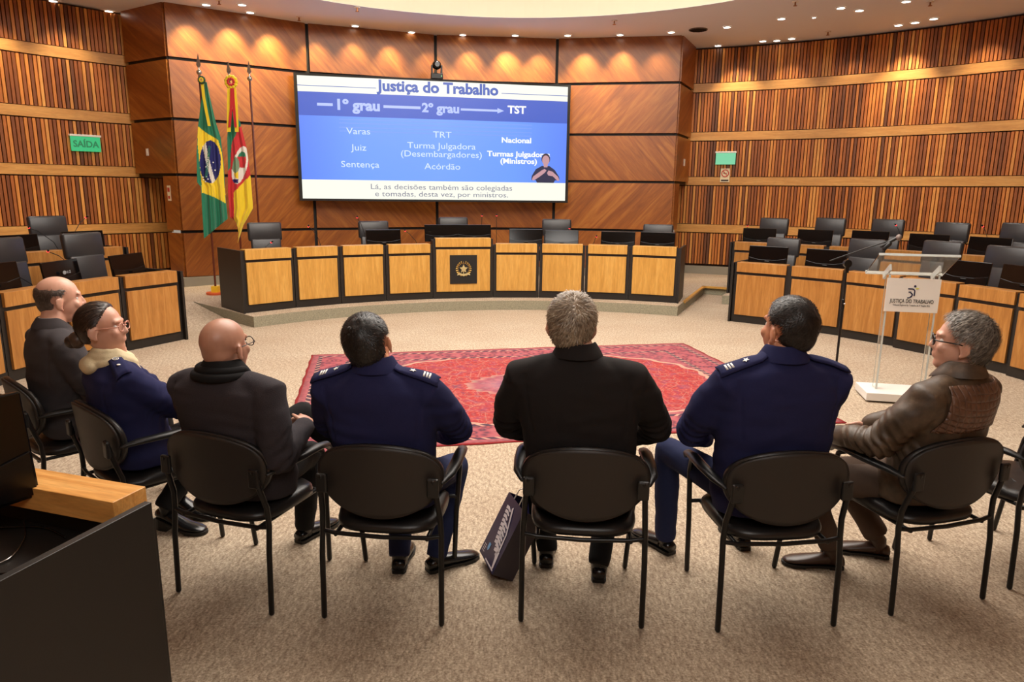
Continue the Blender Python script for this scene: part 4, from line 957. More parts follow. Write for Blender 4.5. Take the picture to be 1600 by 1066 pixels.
def hair_part(name, mt, mat, parent, cover, thick, n=2600, seed=1, comb=None, L=.022, wd=.0011, jit=.22, voxel=.006, shell=True, lift=.0035):
    "cover(dir)-> 0..1 hair density on the scalp; scalp surface = cranium ellipsoids"
    rnd = random.Random(seed)
    def surf(dv, add=0.0):
        # outermost of the two cranium ellipsoids along dv from the head centre (0,-.014,.02)
        best = 0; c0 = Vector((0, -.014, .02))
        for c, r in ((Vector((0, -.014, .034)), (.077, .097, .088)), (Vector((0, -.030, -.004)), (.068, .074, .078))):
            o_ = c0-c; A = sum((dv[i]/(r[i]+add))**2 for i in range(3)); B = 2*sum(dv[i]*o_[i]/(r[i]+add)**2 for i in range(3)); Cc = sum((o_[i]/(r[i]+add))**2 for i in range(3))-1
            D = B*B-4*A*Cc
            if D > 0: best = max(best, (-B+sqrt(D))/(2*A))
        return c0+dv*best
    bm = new(); U, V = 56, 36; g = {}
    for j in range(V+1):
        th = pi*j/V
        for i in range(U):
            ph = 2*pi*i/U; dv = Vector((sin(th)*sin(ph), -sin(th)*cos(ph), cos(th))); cv = cover(dv)
            tk = -.007+(thick+.007)*min(1, cv*1.25)*(1+.12*noise.noise(dv*6+Vector((seed, 0, 0))))
            g[i, j] = bm.verts.new(mt @ surf(dv, tk))
    if shell:
        for j in range(V):
            for i in range(U):
                q = (g[i, j], g[(i+1) % U, j], g[(i+1) % U, j+1], g[i, j+1])
                if j == 0: pass
                bm.faces.new(q)
        bmesh.ops.remove_doubles(bm, verts=bm.verts, dist=1e-5)
    for k in range(n):
        z = rnd.uniform(-.75, 1); ph = rnd.uniform(0, 2*pi); rr_ = sqrt(1-z*z); dv = Vector((rr_*sin(ph), -rr_*cos(ph), z)); cv = cover(dv)
        if cv < rnd.random()*.9+.05: continue
        p = surf(dv, -.003+(thick+.001)*min(1, cv)); nn = dv.copy()
        fl = comb(dv) if comb else Vector((0, 0, -1)); fl = (fl-nn*fl.dot(nn)); fl = fl.normalized() if fl.length > 1e-3 else Vector((1, 0, 0))
        fl = (fl+Vector((rnd.gauss(0, jit), rnd.gauss(0, jit), rnd.gauss(0, jit)))*.6).normalized()
        sd_ = nn.cross(fl).normalized()*wd; l = L*rnd.uniform(.6, 1.2); prev = None
        for q in range(4):
            s_ = q/3; c = p+fl*l*s_+nn*(lift*sin(s_*pi*.8)+.001*rnd.random()) - nn*(l*s_)**2*5; wv = sd_*(1-s_*.75)
            a, b = bm.verts.new(mt @ (c-wv)), bm.verts.new(mt @ (c+wv))
            if prev: bm.faces.new((prev[0], prev[1], b, a))
            prev = (a, b)
    return obj(name, bm, mat, parent, True)
def hairmat(name, c1, c2, c3):
    t = NT(name); g = t.n('ShaderNodeNewGeometry'); f = t.noise(t.coord('Object'), 45, 3)
    c = t.mix(.5, t.ramp(g.outputs['Random Per Island'], [(0, c1), (.5, c2), (1, c3)]), t.ramp(f, [(.3, c1), (.55, c2), (.75, c3)]))
    t.set(Base_Color=c, Roughness=.42); return t.m
def shoe(parent, heel, yaw, mat, sole, s=1.0, L=.29, boot=0, block=0, shin=Vector((0, 0, 1))):
    f = Vector((sin(yaw), cos(yaw), 0)); r = Vector((cos(yaw), -sin(yaw), 0)); h0 = .055 if block else .0
    secs = [(0.0, .030, .062, .030), (.02, .036, .074, .036), (.07, .037, .082, .040), (.12, .040, .070, .034), (.18, .048, .058, .029), (.24, .046, .046, .023), (.275, .034, .036, .018), (.29, .016, .028, .012)]
    bm = new(); rings = []
    for (y, w_, top, _) in secs:
        L_ = []; lift = h0*max(0, 1-y/.17)
        for k in range(16):
            a = 2*pi*k/16; x = cos(a)*w_*s; z = .016+(top-.016)*(.5+.5*sin(a)); z = max(z, .018) if sin(a) < -.5 else z
            L_.append(bm.verts.new(heel+r*x+f*(y*L/.29)*s+Vector((0, 0, z+lift))))
        rings.append(L_)
    for a, b in zip(rings, rings[1:]):
        for k in range(16): bm.faces.new((a[k], a[(k+1) % 16], b[(k+1) % 16], b[k]))
    bm.faces.new(rings[0][::-1]); bm.faces.new(rings[-1])
    ank = heel+f*.055*s+Vector((0, 0, h0))
    top = .135+boot
    tube(bm, [ank+Vector((0, 0, .035)), ank+Vector((0, 0, .085)), ank+Vector((0, 0, .085))+shin*(.07+boot)], [.040, .041, .040], 14, cap='flat')
    o = obj('shoe', bm, mat, parent, True)
    bm = new(); pl = [(0, .028), (.02, .036), (.07, .036), (.13, .038), (.19, .050), (.25, .047), (.285, .030), (.296, .012)]
    pts = [(y, x) for y, x in pl]+[(y, -x) for y, x in pl[::-1]]
    def fl(z0, z1, pts, lift):
        a = [bm.verts.new(heel+f*y*s+r*x*s+Vector((0, 0, z0+(0 if z0 < .004 and block else lift*max(0, 1-y/.17))))) for y, x in pts]; b = [bm.verts.new(heel+f*y*s+r*x*s+Vector((0, 0, z1+lift*max(0, 1-y/.17)))) for y, x in pts]
        n = len(pts); bm.faces.new(a); bm.faces.new(b[::-1])
        for i in range(n): bm.faces.new((a[i], b[i], b[(i+1) % n], a[(i+1) % n]))
    fl(.009, .02, pts, h0); fl(.002, .012, [(y, x) for y, x in pts if y < .09], h0); fl(.002, .012, [(y, x) for y, x in pts if y > .15], 0)
    obj('sole', bm, sole, o); return ank
SOLE = plain('shoe_sole', sr(16, 14, 13), .5); SHB = plain('shoe_black', sr(20, 19, 20), .22)
NAVY_ = cloth_m('navy_cloth', sr(26, 28, 64), sr(40, 42, 84), sheen=.0)
def glasses(mt, parent, mat, cl=1.0, rim=.0022):
    bm = new()
    for s in (-1, 1):
        pts = [mt @ Vector((s*.034+.024*cos(a), .101-.004*abs(cos(a)), .006+.019*sin(a))) for a in [2*pi*k/16 for k in range(17)]]
        tube(bm, pts, rim, 6, cap='flat')
        tube(bm, [mt @ Vector(q) for q in ((s*.058, .098, .012), (s*.076, .085, .012), (s*.083, .02, .010), (s*.083, -.005, .006), (s*.083, -.022, -.012))], rim*.9, 6)
    tube(bm, [mt @ Vector((-.011, .103, .010)), mt @ Vector((.011, .103, .010))], rim, 6)
    g = obj('glasses', bm, mat, parent, True)
    bm = new()
    for s in (-1, 1): ell(bm, mt @ Vector((s*.034, .101, .006)), (.001, .001, .001)); 
    bm.free()
def quad_patch(name, surf_pts, mat, parent, th=.004):
    bm = new(); vs = [[bm.verts.new(p) for p in row] for row in surf_pts]
    for a, b in zip(vs, vs[1:]):
        for i in range(len(a)-1): bm.faces.new((a[i], a[i+1], b[i+1], b[i]))
    o = obj(name, bm, mat, parent, True); s = o.modifiers.new('s', 'SOLIDIFY'); s.thickness = th; s.offset = 1; return o
from mathutils.bvhtree import BVHTree
def person(spec):
    """spec in chair-local metres: x right, y forward. Everything is scaled about the seat by spec['s']"""
    ci = spec['chair']; cx, cy, ca = CH[ci]; ca += spec.get('turn', 0)
    t = thing('person', spec['label'], 'person', (cx, cy, 0), radians(-ca), 'people seated in the curved row')
    Rl = Matrix.Rotation(radians(ca), 3, 'Z')
    def L(px, py, z=0.0): q = Rl @ (P(px, py, z)-Vector((cx, cy, 0))); return q
    s = spec.get('s', 1.0); B = spec.get('bulk', 1.0); ln = spec.get('lean', 0.0); sx0 = spec.get('dx', 0)
    loc0 = Vector((cx, cy, 0)); Ri = Rl.inverted()
    def plane(px, py, yl):
        q0 = loc0+Ri @ Vector((0, yl, 0)); n = Vector((-q0.x, -q0.y, 0)).normalized(); return Rl @ (fsolve_plane(px, py, q0, n)-loc0)
    ln = spec.get('lean', .12)
    yb = -.05-.62*ln-.07; cb = plane(*spec['nk'], yb); dy0 = max(-.08, min(.08, cb.y-yb))
    s = (cb.z-.040-.47)/.63; sx0 = cb.x; ln = ln/s
    V = lambda x, y, z: Vector((x+sx0*min(1, (z-.45)/.6), y-ln*max(0, z-.5)+dy0*min(1, (z-.45)/.6), z))
    zs = lambda z: .47+(z-.47)*s
    pel = V(0, -.035, .53); sh = {q: V(q*.185*B, -.055, zs(1.005)) for q in (-1, 1)}; nb = V(0, -.05, zs(1.10)); nt = V(0, -.02, zs(1.15))
    hs = spec.get('hs', 1.0); hy = nb.y+.045+spec.get('hy', 0); cr = plane(*spec['cr'], hy-.015); hc = Vector((cr.x, cr.y+.015, cr.z-(.126+spec.get('hth', .0))*hs))
    hr3 = Matrix.Rotation(radians(-spec.get('hyaw', 0)), 3, 'Z') @ Matrix.Rotation(radians(spec.get('hpitch', 0)), 3, 'X') @ Matrix.Rotation(radians(spec.get('hroll', 0)), 3, 'Y')
    off = hr3 @ Vector((0, 0, 1)); hc = hc+Vector((-off.x, 0, 1-off.z))*.126*hs
    0 and print('PERSON', spec['label'][:24], 's %.2f nb %.2f head-nb %.3f dx %.2f hx %.2f' % (s, nb.z, hc.z-nb.z, sx0, hc.x))
    hr = Matrix.Rotation(radians(-spec.get('hyaw', 0)+0), 4, 'Z') @ Matrix.Rotation(radians(spec.get('hpitch', 0)), 4, 'X') @ Matrix.Rotation(radians(spec.get('hroll', 0)), 4, 'Y')
    mt = Matrix.Translation(hc) @ hr @ Matrix.Scale(hs, 4)
    # ---- arms and legs
    arms = {}
    for q in (-1, 1):
        wr_ = spec['wrist'][q]; wr_ = L(*wr_[1:]) if len(wr_) == 4 else Vector(wr_); el, wr2 = ik(sh[q], wr_, .30*s, .26*s, Vector(spec.get('pole', {-1: (-.7, -.5, -.7), 1: (.7, -.5, -.7)})[q])); arms[q] = (el, wr2)
    legs = {}
    for q in (-1, 1):
        hx, hy, yaw = spec['foot'][q]; heel = L(hx, hy, 0.0) if abs(hx) > 5 else Vector((hx, hy, 0)); yw = radians(yaw)
        if q in spec.get('raised', {}): rq = spec['raised'][q]; heel = Vector(rq)
        ank = heel+Vector((sin(yw), cos(yw), 0))*.055+Vector((0, 0, .10+(.05 if spec.get('heels') else 0)))
        hip = V(q*.095, .0, .53); kn, an2 = ik(hip, ank, .44*s, .42*s, Vector(spec.get('kpole', {-1: (-.1, .3, 1), 1: (.1, .3, 1)})[q])); legs[q] = (hip, kn, ank, heel, yw)
        if q in spec.get('knee', {}): kn = spec['knee'][q]; kn = L(*kn[1:]) if len(kn) == 4 else Vector(kn); legs[q] = (hip, kn, ank, heel, yw)
    # ---- one continuous body
    bm = new(); head_geo(bm, mt)
    tube(bm, [nb-Vector((0, 0, .06)), nb.lerp(nt, .5), mt @ Vector((0, -.03, -.03))], [.066*B**.5, .058*B**.5, .055], 18)
    loft(bm, [((pel.x, pel.y, .485), .13, .09), ((pel.x, pel.y, .60), .14, .10), (V(0, -.04, .78), .125, .085), (V(0, -.045, zs(.95)), .14, .09), (V(0, -.045, zs(1.04)), .13, .07), (nb-Vector((0, 0, .01)), .07, .05)], 24, 2.2)
    for q in (-1, 1):
        el, w2 = arms[q]; dv = (w2-el).normalized()
        tube(bm, [sh[q]-Vector((q*.05, 0, .0)), sh[q], el], [.045, .050, .038], 12); tube(bm, [el, w2], [.038, .027], 12)
        hd = Vector(spec.get('hand', {-1: (.4, .8, -.25), 1: (-.4, .8, -.25)})[q]); fingers(bm, w2+dv*.005, hd, Vector((0, 0, 1)), Vector((-q*.8, .3, .35)), spec.get('curl', .45), .98)
        hip, kn, ank, heel, yw = legs[q]; tube(bm, [hip, kn], [.070, .052], 12); tube(bm, [kn, ank], [.050, .027], 12)
        tube(bm, [ank-Vector((0, 0, .05)), heel+Vector((sin(yw)*.13, cos(yw)*.13, .032))], [.024, .014], 10)
    me = rmesh(bm, .0062, 5, None, .5); obj('body', me, spec['skin'], t)
    eye = plain('eye_white', sr(225, 220, 215), .2)
    for q in (-1, 1):
        bm = new(); bmesh.ops.create_uvsphere(bm, u_segments=12, v_segments=8, radius=.0115*hs, matrix=Matrix.Translation(mt @ Vector((q*.029, .066, .008))))
        obj('eye', bm, eye, t, True)
    # ---- jacket
    jb = spec.get('jb', 1.0); bm = new(); D = spec.get('dep', 1.0)
    loft(bm, [((pel.x, pel.y+.015, .478), .185*jb, .135*D), ((pel.x, pel.y, .56), .20*jb, .150*D), (V(0, -.038, .70), .195*jb, .145*D), (V(0, -.045, zs(.84)), .205*jb, .140*D), (V(0, -.05, zs(.95)), .215*jb, .132*D), (V(0, -.055, zs(1.01)), .195*jb, .112*D), (V(0, -.055, zs(1.055)), .145*jb, .095), (V(0, -.05, zs(1.09)), .100*jb**.5, .080), (V(0, -.048, zs(1.115)), .075, .070)], 32, 2.35)
    ar = spec.get('ar', 1.0)
    for q in (-1, 1):
        el, w2 = arms[q]; so = V(q*.095*B, -.055, zs(1.035)); mid = sh[q].lerp(el, .5)+Vector((q*.006, -.006, 0))
        tube(bm, [so, sh[q]+Vector((0, 0, -.004)), mid, el], [.058*ar, .073*ar, .070*ar, .060*ar], 18)
        w3 = w2-(w2-el).normalized()*.01; tube(bm, [el, el.lerp(w3, .5), w3], [.060*ar, .054*ar, .043*ar], 18)
    # folds at the elbow
    w0 = wr(ci+1, spec.get('wa', .007)*1.25)
    def disp(co, n):
        d = w0(co, n)
        if n.y < .3 and zs(.80) < co.z < zs(1.03):
            xc = co.x-sx0*min(1, (co.z-.45)/.6); xs = .158*B+.02*jb-.10*(zs(1.03)-co.z); d -= .0045*math.exp(-((abs(xc)-xs)/.007)**2)
        if n.y < 0 and co.z < zs(1.0): d += spec.get('cr_', .003)*sin(co.z*95+3*noise.noise(Vector((co.x*5, 0, co.z*6+ci))))*max(0, noise.noise(Vector((co.x*4+ci, 1, co.z*7))))*1.6
        for q in (-1, 1):
            e = arms[q][0]; r = (co-e).length
            if r < .2: d += spec.get('fold', .006)*(1-r/.2)*sin((co-e).dot((arms[q][1]-sh[q]).normalized())*150+noise.noise(co*14)*3)
        return d
    me = rmesh(bm, .0095, 9, disp); jk = obj(spec.get('jname', 'jacket'), me, spec['jmat'], t)
    if spec.get('jlabel'): jk['label'] = spec['jlabel']
    bvh = BVHTree.FromObject(jk, bpy.context.evaluated_depsgraph_get())
    def onj(p, dirv=Vector((0, 0, -1)), lift=.004):
        h = bvh.ray_cast(Vector(p)-Vector(dirv)*.4, Vector(dirv), .9); return (h[0]+h[1]*lift) if h[0] is not None else Vector(p)
    # ---- trousers
    bm = new(); tr = spec.get('tr', 1.0)
    loft(bm, [((pel.x, pel.y+.02, .474), .15, .115), ((pel.x, pel.y+.01, .53), .172, .130), ((pel.x, pel.y+.005, .62), .165, .115)], 24, 2.3)
    for q in (-1, 1):
        hip, kn, ank, heel, yw = legs[q]; d1 = (kn-hip).normalized()
        tube(bm, [hip, hip.lerp(kn, .5)+Vector((0, 0, .004)), kn-d1*.01], [.088*tr, .080*tr, .066*tr], 18); en = ank+(kn-ank).normalized()*(spec.get('tend', .0)-.03)
        tube(bm, [kn-d1*.01, kn.lerp(en, .45)+Vector((0, -.01, 0)), en], [.066*tr, .063*tr, spec.get('hem', .053)*tr], 18, cap='flat')
    me = rmesh(bm, .0105, 7, wr(ci+11, .004, 10)); obj('trousers', me, spec['tmat'], t)
    for q in (-1, 1):
        hip, kn, ank, heel, yw = legs[q]; shoe(t, heel, yw, spec.get('shoe', SHB), SOLE, spec.get('shs', 1.0), boot=spec.get('boot', 0), block=spec.get('heels', 0), shin=(kn-ank).normalized())
    # ---- collar
    if spec.get('collar'):
        cm2, hgt, rr0, rr1, back = spec['collar']; bm = new(); n = 36; rows = []
        for j, (dz, dr) in enumerate(((-.035, .030), (.0, .008), (hgt*.7, .0), (hgt, .002), (hgt*.95, .010), (hgt*.45, .018), (-.012, .036), (-.030, .042))):
            row = []
            for k in range(n):
                a = 2*pi*k/n; fr = max(0, -cos(a)); y = -cos(a)   # a=0 at the back
                c = nb+Vector((0, .012, .02)); rx = rr0+dr; ry = rr1+dr
                drop = .05*max(0, -cos(a))**1.5
                row.append(bm.verts.new(c+Vector((sin(a)*rx, -cos(a)*ry, dz*(1-.3*max(0, -cos(a)))-drop))))
            rows.append(row)
        for a_, b_ in zip(rows, rows[1:]):
            for k in range(n): bm.faces.new((a_[k], a_[(k+1) % n], b_[(k+1) % n], b_[k]))
        o = obj('collar', bm, cm2, t, True); sm = o.modifiers.new('s', 'SUBSURF'); sm.levels = 1; sm.render_levels = 1
    return dict(t=t, mt=mt, onj=onj, nb=nb, sh=sh, V=V, zs=zs, L=L, jk=jk, arms=arms)
INSW = plain('insignia_white', sr(225, 222, 215), .5)
def epaulette(p, q, mat, marks):
    onj, nb, sh, V, zs = p['onj'], p['nb'], p['sh'], p['V'], p['zs']
    a = nb+Vector((q*.085, -.012, 0)); b = sh[q]+Vector((q*.055, -.012, 0)); d = (b-a); w_ = Vector((0, 1, 0))
    def pt(u, v, lift): return onj(a+d*u+w_*v+Vector((0, 0, .05)), Vector((0, 0, -1)), lift)
    rows = [[pt(i/8, v*(.026+.004*i/8), .007) for v in (-1, -.5, 0, .5, 1)] for i in range(9)]
    ep = quad_patch('epaulette', rows, mat, p['t'], .006)
    for (u, v, kind) in marks:
        if kind == 'star':
            c = pt(u, v, .014); bm = new()
            dx = (pt(u+.05, v, .014)-c).normalized(); dy = (pt(u, v+.01, .014)-c).normalized()
            pts = [c+(dx*cos(pi*k/5)+dy*sin(pi*k/5))*(.015 if k % 2 == 0 else .0065) for k in range(10)]
            bm.faces.new([bm.verts.new(x) for x in pts]); o = obj('star_insignia', bm, INSW, ep); s = o.modifiers.new('s', 'SOLIDIFY'); s.thickness = .002
        elif kind == 'bar':
            for k in (-1, 0, 1): quad_patch('bar_insignia', [[pt(u+k*.065, -.014+v, .013), pt(u+k*.065, .014+v, .013)], [pt(u+k*.065+.04, -.014+v, .013), pt(u+k*.065+.04, .014+v, .013)]], INSW, ep, .002)
        elif kind == 'ring':
            c = pt(u, v, .014); dx = (pt(u+.05, v, .014)-c).normalized(); dy = (pt(u, v+.01, .014)-c).normalized(); bm = new()
            tube(bm, [c+(dx*cos(2*pi*k/16)+dy*sin(2*pi*k/16))*.013 for k in range(17)], .002, 6, cap='flat'); tube(bm, [c+(dx*cos(.5+2*pi*k/3)+dy*sin(.5+2*pi*k/3))*.008 for k in range(4)], .0018, 6, cap='flat'); obj('ring_insignia', bm, INSW, ep)
        elif kind == 'dot':
            c = pt(u, v, .013); bm = new(); ell(bm, c, (.009, .009, .004)); obj('dot_insignia', bm, INSW, ep)
down = lambda dv: Vector((0, 0, -1))
whorl = lambda cx, cz: (lambda dv: (dv-Vector((cx, -.75, cz)).normalized())+Vector((.35*dv.z, 0, -.35*dv.x))*.5+Vector((0, 0, -.25)))
def cov(front=.55, low=-.86, side=-.30, spots=()):
    def sm(x): return max(0.0, min(1.0, x))
    def f(dv):
        y = dv.y
        if y < -.30: lim = low+.45*max(0, abs(dv.x)-.55)
        elif y < -.02: lim = low+(side-low)*((y+.30)/.28)+.45*max(0, abs(dv.x)-.55)
        else: lim = side+max(0, y-.12)*1.5
        if y > .18: lim = max(lim, -.12+(y-.18)*1.7)
        c = sm((dv.z-lim)*6)
        if y > 0: c = min(c, sm((front+.25*max(0, dv.z-.5)-y)*8)) if dv.z < .9 else c
        if abs(dv.x) > .72 and -.40 < dv.z < .16:
            c = min(c, sm((hypot((y+.05)/.30, (dv.z+.14)/.30)-1)*4))       # round the ear
        for (sx_, sy_, sz_, r_, k_) in spots:
            dd = (dv-Vector((sx_, sy_, sz_)).normalized()).length
            if dd < r_: c *= k_+(1-k_)*(dd/r_)**2
        return c
    return f
SK1 = skinmat('skin_tan', sr(196, 132, 98), sr(214, 150, 116)); SK2 = skinmat('skin_fair', sr(206, 154, 130), sr(220, 170, 148)); SK3 = skinmat('skin_bald', sr(172, 124, 102), sr(196, 148, 124))
BLK = cloth_m('black_wool', sr(24, 21, 21), sr(38, 33, 32)); TRB = cloth_m('black_trouser', sr(18, 18, 19), sr(28, 27, 28)); TRN = cloth_m('navy_trouser', sr(26, 32, 62), sr(40, 48, 84))
lap = {-1: (-.17, .28, .69), 1: (.17, .28, .69)}
# man in the black suit
p5 = person(dict(chair=4, label='grey haired man seen from behind in a black suit, in front of the rug centre', nk=(903, 543), cr=(897, 455), bulk=1.24, jb=1.24, ar=1.14, hs=1.10, hth=.012, hyaw=-1, hroll=3, skin=SK2, jmat=BLK, jname='suit_jacket', tmat=TRB, wrist=lap,
    pole={-1: (-1, -.3, -.3), 1: (1, -.3, -.3)}, foot={-1: (853, 889, 0), 1: (935, 912, 4)}, collar=(BLK, .030, .066, .066, 0), wa=.006))
hair_part('hair', p5['mt'], hairmat('hair_grey_blond', sr(84, 66, 50), sr(140, 120, 98), sr(205, 190, 166)), p5['t'], cov(.66, -.88, -.3, ((.22, -.72, .6, .24, .35),)), .010, 7500, 5, whorl(.22, .6), .030, .0016, .3, lift=.008)
# dark haired man in navy, left of centre
p4 = person(dict(chair=3, label='dark haired man in a navy uniform jacket, seated second left of the black suited man... ', nk=(578, 566), cr=(562, 488), bulk=1.14, jb=1.14, ar=1.12, hs=1.08, hth=.008, hyaw=3, hroll=-13, skin=SK1, jmat=NAVY_, tmat=TRN, wrist=lap,
    pole={-1: (-1, -.3, -.4), 1: (1, -.3, -.3)}, foot={-1: (622, 898, -4), 1: (668, 895, 50)}, collar=(NAVY_, .034, .064, .064, 0), wa=.006))
p4['t']['label'] = 'dark haired man in a navy uniform jacket seated left of the black suited man'
hair_part('hair', p4['mt'], hairmat('hair_dark', sr(10, 8, 8), sr(24, 20, 18), sr(62, 54, 50)), p4['t'], cov(.66, -.86, -.3, ((.1, -.7, .7, .16, .5),)), .010, 7000, 4, whorl(.1, .6), .018)
for q in (-1, 1): epaulette(p4, q, NAVY_, [(.42, 0, 'star'), (.72, 0, 'bar')])
# man in navy right of centre
p6 = person(dict(chair=5, label='dark haired man in a navy uniform jacket seated right of the black suited man', nk=(1240, 549), cr=(1240, 460), bulk=1.22, jb=1.28, ar=1.20, hs=1.14, hth=.008, hyaw=-20, hpitch=3, skin=SK1, jmat=NAVY_, tmat=TRN, wrist={-1: (-.16, .31, .69), 1: (.10, .33, .69)},
    pole={-1: (-1, -.3, -.5), 1: (1, -.4, -.5)}, foot={-1: (1050, 868, -26), 1: (1165, 862, 0)}, kpole={-1: (-.2, .3, 1), 1: (.1, .3, 1)}, collar=(NAVY_, .036, .068, .066, 0), wa=.007, turn=-2))
hair_part('hair', p6['mt'], hairmat('hair_black', sr(14, 11, 10), sr(30, 24, 22), sr(64, 54, 50)), p6['t'], cov(.66, -.86, -.3, ((.32, -.72, .60, .27, .12),)), .008, 7000, 6, whorl(.2, .6), .016)
epaulette(p6, -1, NAVY_, [(.42, 0, 'star'), (.76, 0, 'bar')]); epaulette(p6, 1, NAVY_, [])
# bald man in the dark coat
COAT = cloth_m('dark_coat', sr(40, 36, 40), sr(64, 58, 62), 260, b=.5)
p3 = person(dict(chair=2, label='bald man with glasses in a dark wool coat, hands clasped on a crossed leg', nk=(328, 568), cr=(345, 496), bulk=1.22, jb=1.30, ar=1.16, dep=1.10, hs=1.08, hyaw=5, hpitch=3, skin=SK3, jmat=COAT, jname='coat', tmat=TRB, wrist={-1: ('p', 440, 664, .74), 1: ('p', 476, 664, .78)},
    pole={-1: (-1, -.4, -.5), 1: (.25, -.8, -1)}, foot={1: (466, 850, 10), -1: (.48, .50, 10)}, raised={-1: (.46, .52, .20)}, knee={-1: ('p', 474, 646, .74)}, hand={-1: (.8, .7, -.1), 1: (-.5, .85, .05)}, curl=.55, collar=(TRB, .03, .072, .070, 0), wa=.007, dx=.0))
glasses(p3['mt'], p3['t'], M['metal'])
bm = new(); c = p3['nb']; n = 40; ps = []
for k in range(n+1):
    a = -pi*.80+2*pi*.80*k/n; ps.append(c+Vector((sin(a)*.105, -cos(a)*.090+.006, .004-.09*max(0, -cos(a)))))
tube(bm, ps, .021, 12, flat=.9); tube(bm, [q+Vector((0, -.012*cos(0), -.022))+Vector((q-c).normalized()*.012) for q in ps], .019, 12); o = obj('scarf', bm, TRB, p3['t'], True)
# woman with the cream hood
HOOD = cloth_m('cream_fleece', sr(205, 188, 150), sr(226, 212, 178), 200, b=.5)
p2 = person(dict(chair=1, label='woman with a low bun and pink glasses in a navy jacket over a cream hood', nk=(148, 548), cr=(150, 470), bulk=1.0, jb=1.12, ar=1.12, dep=1.1, hs=1.04, hth=.008, hyaw=36, hpitch=4, skin=SK2, jmat=NAVY_, tmat=TRB, wrist={-1: (-.06, .30, .68), 1: (.13, .31, .68)}, heels=1,
    foot={-1: (250, 825, 55), 1: (270, 800, 60)}, wa=.008, turn=8))
hb = hairmat('hair_brown', sr(28, 18, 14), sr(54, 38, 30), sr(96, 74, 60))
hair_part('hair', p2['mt'], hb, p2['t'], cov(.56, -.88, -.36), .009, 5000, 2, lambda dv: Vector((0, -1, -.9))-dv, .05, .0013, .10)
bm = new(); mt = p2['mt']; ell(bm, mt @ Vector((0, -.125, -.045)), (.046, .038, .042), None, 20, 14)
ell(bm, mt @ Vector((.005, -.150, -.052)), (.034, .028, .032), Matrix.Rotation(.4, 3, 'X'), 20, 14)
obj('hair_bun', bm, hb, p2['t'], True)
glasses(p2['mt'], p2['t'], plain('pink_frame', sr(200, 140, 120), .3), 1, .0026)
bm = new(); c = p2['nb']; n = 36
for (r1, r2, z, rad, sl) in ((.088, .082, .012, .028, .05), (.104, .094, -.014, .026, .07), (.082, .078, .036, .018, .045)):
    ps = [c+Vector((sin(2*pi*k/n)*r1, -cos(2*pi*k/n)*r2+.004, z-sl*max(0, -cos(2*pi*k/n))+.006*noise.noise(Vector((k*.5, r1*30, 0))))) for k in range(n+1)]
    tube(bm, ps, rad, 12, cap='flat')
ell(bm, c+Vector((0, -.10, -.03)), (.085, .045, .045), None, 20, 12)
me = rmesh(bm, .006, 5, wr(3, .004, 16)); obj('hood', me, HOOD, p2['t'])
epaulette(p2, 1, NAVY_, [(.25, 0, 'ring'), (.58, 0, 'dot')])
# man in the grey suit, far left
GREY = cloth_m('grey_suit', sr(56, 52, 54), sr(76, 71, 73), 300)
p1 = person(dict(chair=0, label='balding man in a dark grey suit at the far left end of the row', nk=(72, 497), cr=(85, 431), bulk=1.16, jb=1.16, ar=1.1, hs=1.10, hyaw=14, skin=SK2, jmat=GREY, jname='suit_jacket', tmat=TRB, wrist=lap, foot={-1: (-.12, .42, 0), 1: (.12, .46, 8)}, collar=(GREY, .028, .066, .066, 0), dx=0.0))
hair_part('hair', p1['mt'], hairmat('hair_grey_brown', sr(44, 34, 30), sr(84, 70, 62), sr(130, 116, 104)), p1['t'], (lambda f: (lambda dv: f(dv)*max(0, min(1, (.62+.08*noise.noise(dv*5)-dv.z)*4))))(cov(.5, -.86, -.3, ((0, -.2, 1, .55, .0),))), .003, 3800, 9, down, .014)
bm = new(); c = p1['nb']; tube(bm, [c+Vector((sin(a)*.064, -cos(a)*.064+.012, .034-.05*max(0, -cos(a)))) for a in [2*pi*k/30 for k in range(31)]], .006, 8, flat=2, cap='flat'); obj('shirt_collar', bm, M['white'], p1['t'], True)
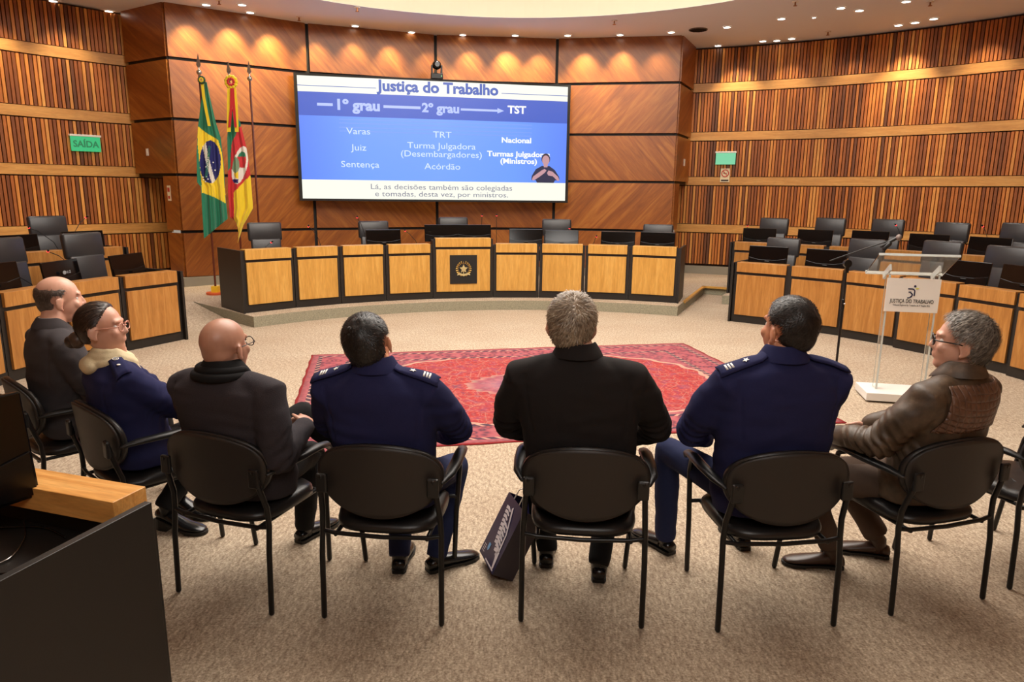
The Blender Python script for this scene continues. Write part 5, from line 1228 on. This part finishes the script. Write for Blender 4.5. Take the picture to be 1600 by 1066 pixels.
# man in the brown leather jacket
t = NT('brown_leather'); f = t.noise(t.coord('Object'), 14, 4, .6); f2 = t.noise(t.coord('Object'), 260, 3)
t.set(Base_Color=t.ramp(f, [(.3, sr(56, 44, 32)), (.55, sr(80, 63, 47)), (.75, sr(106, 86, 67))]), Roughness=.5); t.bump(f2, .25, .002); LEA = t.m
t = NT('quilted_leather'); sp = t.n('ShaderNodeSeparateXYZ'); t.l(t.coord('Object'), sp.inputs[0])
gx = t.m_('ABSOLUTE', t.m_('SINE', t.m_('MULTIPLY', sp.outputs[0], pi/.030))); gz = t.m_('ABSOLUTE', t.m_('SINE', t.m_('MULTIPLY', t.m_('ADD', sp.outputs[2], t.m_('MULTIPLY', sp.outputs[1], -.8)), pi/.030)))
hq = t.m_('POWER', t.m_('MINIMUM', gx, gz), .5); f = t.noise(t.coord('Object'), 20, 4, .6)
t.set(Base_Color=t.ramp(f, [(.3, sr(80, 54, 40)), (.7, sr(112, 80, 62))]), Roughness=.4); t.bump(hq, .9, .006); QUI = t.m
TRW = cloth_m('brown_trouser', sr(66, 52, 44), sr(92, 76, 64)); BOOT = plain('boot_brown', sr(58, 38, 26), .35, bumpn=.1)
p7 = person(dict(chair=6, label='grey haired man with black glasses in a brown quilted leather jacket', nk=(1532, 572), cr=(1515, 486), bulk=1.16, jb=1.16, ar=1.14, dep=1.06, hs=1.08, hth=.012, hyaw=-34, hpitch=3, skin=SK2, jmat=LEA, jname='leather_jacket', tmat=TRW, wrist={-1: (-.235, .26, .715), 1: (.10, .32, .68)},
    pole={-1: (-.6, -.7, -.8), 1: (1, -.4, -.5)}, foot={-1: (1316, 888, -52), 1: (1388, 872, -42)}, kpole={-1: (-.5, .4, 1), 1: (-.3, .4, 1)}, shoe=BOOT, boot=.09, hem=.062, tend=.05, wa=.008, turn=-14, collar=(LEA, .036, .074, .072, 0), fold=.012, dx=.03))
hair_part('hair', p7['mt'], hairmat('hair_grey', sr(62, 54, 48), sr(118, 108, 98), sr(196, 188, 176)), p7['t'], cov(.68, -.86, -.3), .015, 7500, 7, whorl(.1, .7), .032, .0016, .3, lift=.009)
glasses(p7['mt'], p7['t'], M['gloss'], 1, .0032)
onj = p7['onj']; V = p7['V']; zs = p7['zs']; rows = []
for j in range(15):
    z = zs(.86+.20*j/14); row = []
    for i in range(21):
        u = i/10-1; hw = .225-.05*j/14; row.append(onj(V(u*hw, -.10, z), Vector((0, 1, 0)), .005))
    rows.append(row)
qp = quad_patch('quilted_yoke', rows, QUI, p7['t'], .004)
